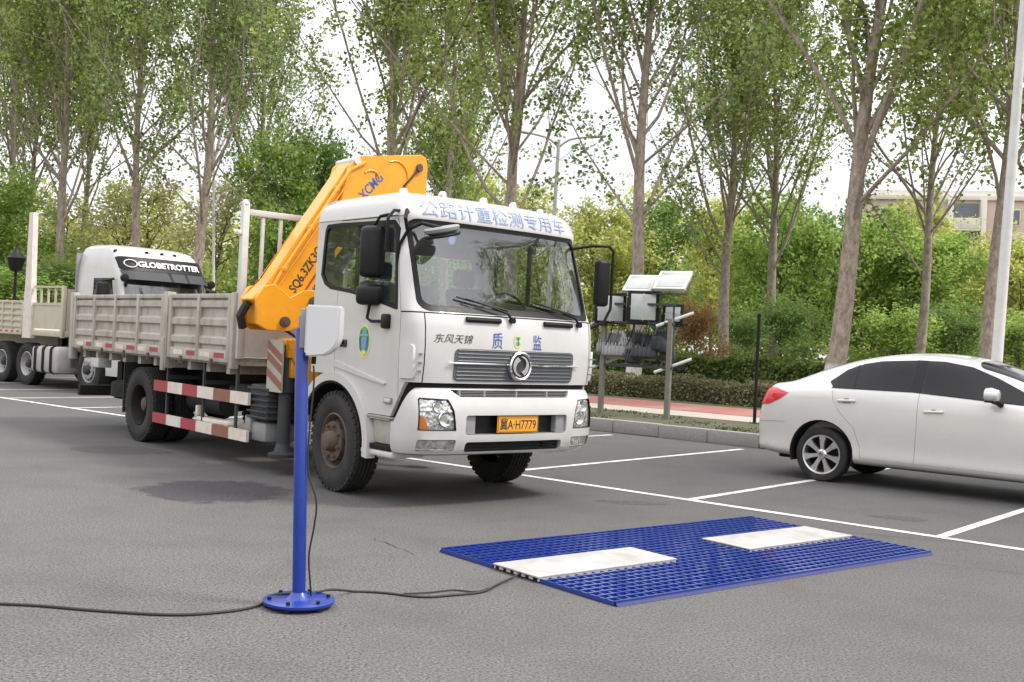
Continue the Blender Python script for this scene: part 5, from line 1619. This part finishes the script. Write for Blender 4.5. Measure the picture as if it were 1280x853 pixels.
def poplar(seed, H=17.0, fork=6.2, spread=4.5, r0=.24, nleaf=21000, size=.135, nprim=32, ang=(42, 68), low=3, split=False):
    T = Tree(seed); r = T.r
    n = 12
    path = [np.array([0, 0, 0.])]
    drift = r.normal(0, .018, 2)
    for k in range(1, n + 1):
        z = H * k / n
        path.append(np.array([drift[0] * z + .10 * math.sin(z * .5 + seed), drift[1] * z + .10 * math.cos(z * .45 + seed), z]))
    rad = [r0 * (1.35 if k == 0 else 1) * (1 - .90 * (k / n) ** 1.1) for k in range(n + 1)]
    rad = [r0 * 1.35, r0 * 1.1] + rad[1:]
    path2 = [path[0], path[0] * .75 + path[1] * .25] + path[1:]
    T.b.tube([Vector(p) for p in path2], rad, 10, True)
    def at(z):
        f = min(n - 1e-6, z / H * n); k = int(f); return path[k] + (path[k + 1] - path[k]) * (f - k)
    clouds = []
    for i in range(nprim + low):
        if i < nprim:
            f = (i + r.random() * .8) / nprim
            z = fork + (H * .95 - fork) * f ** 1.05
        else:
            z = fork - 1.8 + 2.0 * r.random(); f = 0.15
        az = i * 2.399 + r.normal(0, .4)
        el = R(r.uniform(*ang)) + R(12) * f
        L = spread * (1.35 - .85 * f) * r.uniform(.75, 1.3)
        if i < 4 and i < nprim: L *= 1.35
        d = (math.cos(az) * math.cos(el), math.sin(az) * math.cos(el), math.sin(el))
        rb = r0 * (.27 - .19 * f) * r.uniform(.7, 1.25)
        P, _ = T.limb(at(z), d, L * 1.25, rb, rb * .25, 6, .10, .09, 6)
        dens = r.uniform(.35, 1.6)
        ns = int(5 + 3 * r.random())
        for s in range(ns):
            g = .28 + .72 * (s + r.random()) / ns
            k = min(5, int(g * 6)); p = P[k] + (P[k + 1] - P[k]) * (g * 6 - k if k < 6 else 1)
            dd = (P[k + 1] - P[k]); dd = dd / np.linalg.norm(dd) + r.normal(0, .55, 3); dd[2] += .15
            Q, _ = T.limb(p, dd, L * r.uniform(.28, .5), rb * .30, rb * .08, 3, .06, .14, 4)
            for (a, c) in zip(Q[:-1], Q[1:]): clouds.append((a, c, dens * r.uniform(.5, 1.5), .34))
            # pendulous leafy twigs
            if r.random() < .55:
                e = Q[-1]; clouds.append((e, e + np.array([r.normal(0, .2), r.normal(0, .2), -r.uniform(.2, .7)]), dens * .8, .16))
        clouds.append((P[4], P[6], dens, .22)); clouds.append((P[1], P[3], dens * .9, .30)); clouds.append((P[2], P[5], dens * 1.1, .30))
    wts = np.array([c[2] for c in clouds]); wts /= wts.sum()
    idx = r.choice(len(clouds), nleaf, p=wts)
    A = np.array([c[0] for c in clouds])[idx]; B_ = np.array([c[1] for c in clouds])[idx]; sg = np.array([c[3] for c in clouds])[idx]
    t = r.random(nleaf)[:, None]
    K = nleaf // 22
    C = A + (B_ - A) * t + r.normal(0, 1, (nleaf, 3)) * sg[:, None]
    C = C[:K]; C = C[r.integers(0, K, nleaf)]
    P = C + r.normal(0, 1, (nleaf, 3)) * np.array([.16, .16, .22])
    P = P[P[:, 2] > fork * .55]
    tm = T.b.mesh('trunk', [], 60)
    cm = leaves('crown', P, size, r)
    return tm, cm

def bushtree(seed, H=9, fork=1.5, spread=3.2, r0=.14, nleaf=14000, size=.17, nprim=20, sig=.34):
    T = Tree(seed); r = T.r
    P0, _ = T.limb((0, 0, 0), (r.normal(0, .05), r.normal(0, .05), 1), H * .9, r0, .02, 8, .05, .05, 7)
    clouds = []
    for i in range(nprim):
        f = (i + r.random()) / nprim
        g = (fork / (H * .9)) + (1 - fork / (H * .9)) * f
        k = min(7, int(g * 8)); p = P0[k] + (P0[k + 1] - P0[k]) * (g * 8 - k)
        az = i * 2.399 + r.normal(0, .4); el = R(r.uniform(15, 60))
        L = spread * (math.sin(math.pi * (.22 + .70 * f)) ** .8) * r.uniform(.7, 1.25)
        P, _ = T.limb(p, (math.cos(az) * math.cos(el), math.sin(az) * math.cos(el), math.sin(el)), L, r0 * .32, .008, 4, .08, .14, 5)
        dens = r.uniform(.3, 1.7)
        for s in range(5):
            q = P[2 + s % 3] if s < 3 else P[4]
            e = q + r.normal(0, 1, 3) * L * .24
            clouds.append((q, e, dens * r.uniform(.4, 1.5)))
            T.b.tube([Vector(q), Vector(e)], [.012, .004], 4)
    wts = np.array([c[2] for c in clouds]); wts /= wts.sum()
    idx = r.choice(len(clouds), nleaf, p=wts)
    A = np.array([c[0] for c in clouds])[idx]; B_ = np.array([c[1] for c in clouds])[idx]
    C = A + (B_ - A) * r.random(nleaf)[:, None] + r.normal(0, sig, (nleaf, 3))
    K = nleaf // 14
    C = C[:K][r.integers(0, K, nleaf)]
    P = C + r.normal(0, .20, (nleaf, 3))
    P = P[P[:, 2] > .15]
    return T.b.mesh('trunk', [], 60), leaves('crown', P, size, r)

POP = [poplar(11), poplar(23, 16.5, 6.6, 4.3, .21), poplar(37, 17.5, 6.0, 4.7, .26, 22000), poplar(41, 16.0, 5.6, 4.4, .19), poplar(59, 18, 6.4, 4.5, .25, 22000)]
BUSH = [bushtree(5), bushtree(8, 10, 1.2, 3.0, .14, 15000, .16), bushtree(13, 8, .9, 3.4, .13, 15000, .17), bushtree(17, 8.5, 1.0, 3.0, .12, 4200, .14, 26, .30), bushtree(21, 6, .4, 2.4, .10, 8000, .15)]
def set_mat(o, m):
    if not o.data.materials: o.data.materials.append(None)
    o.material_slots[0].link = 'OBJECT'; o.material_slots[0].material = m
def tree(name, label, x, y, mesh, sc, rz, leaf, bk='bark', lean=(0, 0), group=None, cat='tree', z=.2):
    t = thing(name, label, cat, (x, y, z), rz, group)
    t.rotation_euler = (lean[0], lean[1], rz); t.scale = (sc[0], sc[0], sc[1]) if isinstance(sc, tuple) else (sc, sc, sc)
    a = link('trunk', mesh[0], t); set_mat(a, M[bk])
    c = link('crown', mesh[1], t); set_mat(c, M[leaf])
    return t
def on_row(px_, s):
    k = (px_ - 646) / 1347.0          # bearing from the street corner where the survey starts
    Y = (s + LE.y * LO.y) / (LE.x * k + LE.y)
    return k * Y, Y
GP = 'tall poplars in a row along the park'
rows = [  # bearing, row, variant, scale, turn, leaf, lean east, label
    (8, 19, 1, (1.2, 1.38), .3, 'leaf', 0, 'leftmost tall poplar, above the black garden lantern'),
    (38, 23, 3, (1.2, 1.4), 1.9, 'leafb', 0, 'slender dark poplar just left of the white trailer post'),
    (84, 19, 0, (1.2, 1.32), 2.2, 'leaf', 0, 'thick poplar rising right of the white trailer post, left of the tractor roof'),
    (106, 25, 3, (1.2, 1.42), .9, 'leafb', 0, 'thin poplar just behind the left edge of the white tractor roof'),
    (170, 20, 1, (1.2, 1.32), 4.0, 'leaf', 0, 'poplar rising straight behind the dark visor of the tractor'),
    (250, 19, 4, (1.15, 1.15), 5.2, 'leafb', 0, 'forked poplar behind the front panel of beige bed, bare limbs spread low'),
    (476, 19, 2, (1.15, 1.12), .7, 'leaf', 0, 'many-stemmed poplar rising directly behind the orange crane tip'),
    (640, 19, 0, (1.1, 1.08), 3.4, 'leaf', .01, 'poplar with pale trunk rising behind the middle of the white cab roof'),
    (798, 18.3, 4, .98, 1.2, 'leafb', .035, 'thick poplar with limewashed foot behind the lamp rack'),
    (912, 29, 2, .92, 2.7, 'leaf', .02, 'farther poplar with limewashed foot seen between lamp rack and sedan'),
    (1042, 17, 2, 1.02, 4.4, 'leaf', .095, 'stout leaning poplar with mottled bark behind the sedan boot'),
    (1240, 19, 1, .95, .2, 'leaf', .02, 'poplar beside the leaning street lamp at the right edge'),
]
for px_, s, v, sc, rz, lf_, ln, lab in rows:
    x, y = on_row(px_, s)
    t = tree('poplar', lab, x, y, POP[v], sc, 0, lf_, 'bark', (.02 * math.sin(px_), ln + .018 * math.sin(px_ * .37)), GP)
    for c in t.children: c.rotation_euler = (0, 0, rz)
# more of the same avenue farther back, thinner on the sky
for px_, s, v, sc, rz, lf_, lab in [
    (-40, 30, 0, (1.3, 1.5), 1.0, 'leafb', 'farther poplar half out of the left edge of the photo'),
    (330, 31, 0, (1.2, 1.35), 3.0, 'leafb', 'farther poplar in the gap over the headboard bars of the bed'),
    (560, 31, 4, (1.1, 1.15), .5, 'leaf', 'farther poplar between crane tip and the cab roof middle'),
    (975, 34, 0, 1.0, 1.4, 'leaf', 'farther poplar just left of the stout leaning poplar'),
    (1150, 31, 3, 1.05, 2.6, 'leafb', 'farther poplar in front of the pink brick building'),
    (1330, 25, 0, 1.0, 3.6, 'leaf', 'farther poplar whose crown enters at the right edge')]:
    x, y = on_row(px_, s)
    t = tree('poplar', lab, x, y, POP[v], sc, 0, lf_, 'bark', (.02 * math.cos(px_), .03 * math.sin(px_ * .7)), 'farther poplars behind the first row')
    for c in t.children: c.rotation_euler = (0, 0, rz)
# street trees on the verge out to the right, mirrored in the windscreen
for i, (t_, s_, v) in enumerate(((10.8, 9.6, 2), (16.0, 10.5, 0))):
    p = lf(t_, s_)
    tree('poplar', ['poplar on the verge right of the photo, mirrored in the windscreen', 'second poplar on the verge beyond the right edge'][i], p[0], p[1], POP[v], .85, 1.0 + i, 'leaf', 'bark')

GB = 'trees of the wood behind the poplars'
wood = [  # bearing, depth, variant, (spread, height), leaf, label
    (-15, 60, 0, (1.2, 1.0), 'leafg', 'bright green bushy tree low behind the black garden lantern'),
    (62, 66, 3, (1.3, 1.05), 'leafp', 'pale budding tree behind the white trailer post'),
    (130, 62, 3, (1.3, 1.1), 'leafy', 'thin yellow-green tree behind the left of the tractor roof'),
    (205, 64, 3, (1.3, 1.15), 'leafp', 'pale twiggy tree right behind the tractor sign board'),
    (262, 60, 3, (1.2, 1.1), 'leafp', 'pale twiggy tree behind the forked poplar'),
    (322, 56, 1, (1.0, 1.15), 'leafg', 'fresh green tree behind the headboard bars of the bed'),
    (375, 62, 1, (1.1, 1.3), 'leafd', 'dense dark tree left of the orange boom'),
    (545, 60, 1, (1.1, 1.45), 'leafg', 'tall bright green tree just right of the crane tip'),
    (600, 66, 2, (1.0, 1.3), 'leafy', 'yellow-green tree behind the left half of cab roof'),
    (690, 64, 3, (1.5, 1.2), 'leafy', 'sparse yellow tree behind the right half of cab roof'),
    (755, 60, 2, (1.0, 1.05), 'leafy', 'rounded yellow-green tree over the right truck mirror'),
    (842, 62, 1, (1.0, 1.0), 'leafd', 'dark green tree right of the lamp rack panels'),
    (895, 72, 0, (1.1, 1.2), 'leafy', 'pale yellow tree behind the farther limewashed poplar'),
    (965, 54, 2, (.95, 1.05), 'leafg', 'vivid green tree left of the stout leaning poplar'),
    (1010, 60, 0, (.9, 1.0), 'leafd', 'deep green tree close to the stout leaning poplar on its left'),
    (1095, 56, 2, (1.0, 1.0), 'leafg', 'vivid green tree right of the stout leaning poplar'),
    (1150, 58, 2, (1.0, 1.12), 'leafy', 'sparse yellowish tree below the pink brick building'),
    (1200, 54, 1, (.9, .78), 'leafg', 'green tree just left of the leaning street lamp'),
    (1275, 56, 0, (1.0, .85), 'leafy', 'yellow-green tree at the right edge behind the lamp pole')]
q = random.Random(77)
for i, (px_, D, v, sc, lf_, lab) in enumerate(wood):
    k = (px_ - 646) / 1347
    t = tree('broadleaf_tree', lab, k * D, D, BUSH[v], (sc[0] * 1.05, sc[1]), q.uniform(0, 6.28), lf_, 'bark2', (0, 0), GB)
for px_, D, v, sc, lf_, lab in [
    (876, 40, 4, (.42, .50), 'leafr', 'rust red shrub beside the lamp rack'),
    (935, 46, 4, (.6, .5), 'leafd', 'low dark shrub behind the thin steel post'),
    (1120, 44, 4, (.9, .55), 'leafg', 'low green shrub over the sedan roof, right of stout poplar'),
    (1190, 46, 4, (.8, .6), 'leafd', 'low dark shrub over the sedan roof, left of lamp pole'),
    (1290, 42, 4, (.9, .55), 'leafg', 'low green shrub at the right edge over sedan windscreen'),
    (990, 48, 4, (.8, .62), 'leafd', 'low dark shrub left of the stout poplar foot'),
    (20, 50, 4, (1.3, .6), 'leafg', 'low green shrub over the trailer side boards'),
    (70, 52, 4, (1.0, .7), 'leafd', 'low dark shrub seen through the trailer front rail')]:
    k = (px_ - 646) / 1347
    tree('shrub', lab, k * D, D, BUSH[v], sc, q.uniform(0, 6.28), lf_, 'bark2', (0, 0), 'shrubs at the edge of the wood', 'shrub')
# the far wood that reads as one mass
r = np.random.default_rng(31)
P = []
for i in range(46):
    px_ = -260 + 1800 * i / 45; D = r.uniform(84, 104); k = (px_ - 646) / 1347
    h = r.uniform(9.5, 14.5) * (.6 if 350 < px_ < 420 or 715 < px_ < 775 else 1); w = r.uniform(3.0, 4.4); n = 2300
    d = r.normal(size=(n, 3)); d /= np.linalg.norm(d, axis=1)[:, None]; d *= r.random(n)[:, None] ** .45
    lump = 1 + .25 * np.sin(d[:, :1] * 5 + i) * np.cos(d[:, 2:] * 6 + i)
    pts = d * lump * np.array([w, w, h * .55]) + np.array([k * D, D, h * .52]); P.append(pts[pts[:, 2] > .3])
# unseen trees added behind the camera to darken reflections in paint and glass
for i in range(34):
    t_ = R(95 + 215 * i / 33); D = r.uniform(40, 50); w = r.uniform(3.2, 4.8); h = r.uniform(7, 10.5); n = 1300
    d = r.normal(size=(n, 3)); d /= np.linalg.norm(d, axis=1)[:, None]; d *= r.random(n)[:, None] ** .45
    cx, cy = D * math.sin(t_), D * math.cos(t_)
    if cy > -3 and cx > 0: continue
    pts = d * np.array([w, w, h * .52]) + np.array([cx, cy, h * .52]); P.append(pts[pts[:, 2] > .3])
me = leaves('far_wood', np.concatenate(P), .42, r); me.materials.append(M['leafy'])
o = link('far_wood', me); o['kind'] = 'stuff'; o['label'] = 'far mass of yellow-green woodland closing the view, with unseen trees added for reflections'; o['category'] = 'woodland'

# ================================================================== APARTMENT BLOCK FAR RIGHT
M['brick'] = paint('pink_brick_cladding', (0.52, 0.40, 0.36), 0.85, (0.44, 0.34, 0.31), 0.6, scale=.8)
M['cream'] = paint('cream_render', (0.66, 0.62, 0.57), 0.8, (0.5, 0.46, 0.42), 0.4)
M['winglass'] = paint('grey_window_glass', (0.10, 0.11, 0.13), 0.08, (0.2, 0.21, 0.22), 0.5, coat=0.5)
bl = thing('apartment_building', 'pale pink apartment block with cream roof edge showing above the trees at right', 'building', (50, 104, 0), R(-14))
b = MB(); b.bx(-15.5, 18, 0, 12, 0, 17.6, .05); wl_ = b.build('wall', M['brick'], bl)
b = MB(); b.bx(-15.8, 18.3, -.3, 12.3, 17.605, 18.1, .05); b.bx(-15.2, 17.7, .3, 11.7, 18.11, 18.6); b.build('roof', M['cream'], bl)
for f in range(6):
    z = 1.2 + 2.8 * f
    for x in (-13.6, -10.4, -2.2, 1.0, 4.2, 12.2, 15.2):
        b = MB(); b.bx(x - .8, x + .8, -.06, .05, z, z + 1.6, .01); w_ = b.build('window', M['cream'], bl)
        b = MB(); b.bx(x - .7, x - .04, -.075, -.061, z + .1, z + 1.5); b.bx(x + .04, x + .7, -.075, -.061, z + .1, z + 1.5); b.build('pane', M['winglass'], w_)
    for x in (-6.4, 8.2):
        b = MB(); b.bx(x - 1.25, x + 1.25, -1.2, -.02, z - .5, z + .55, .02); b.bx(x - 1.25, x + 1.25, -1.2, -.02, z - .68, z - .51); bb_ = b.build('balcony', M['cream'], bl)
        b = MB(); b.bx(x - 1.15, x + 1.15, -.10, -.012, z + .56, z + 2.1); b.build('pane', M['winglass'], bb_)
for x in (-7.9, -4.9, 6.7, 9.7):
    b = MB(); b.bx(x - .22, x + .22, -1.3, -.01, .2, 17.59, .02); b.build('pilaster', M['cream'], bl)
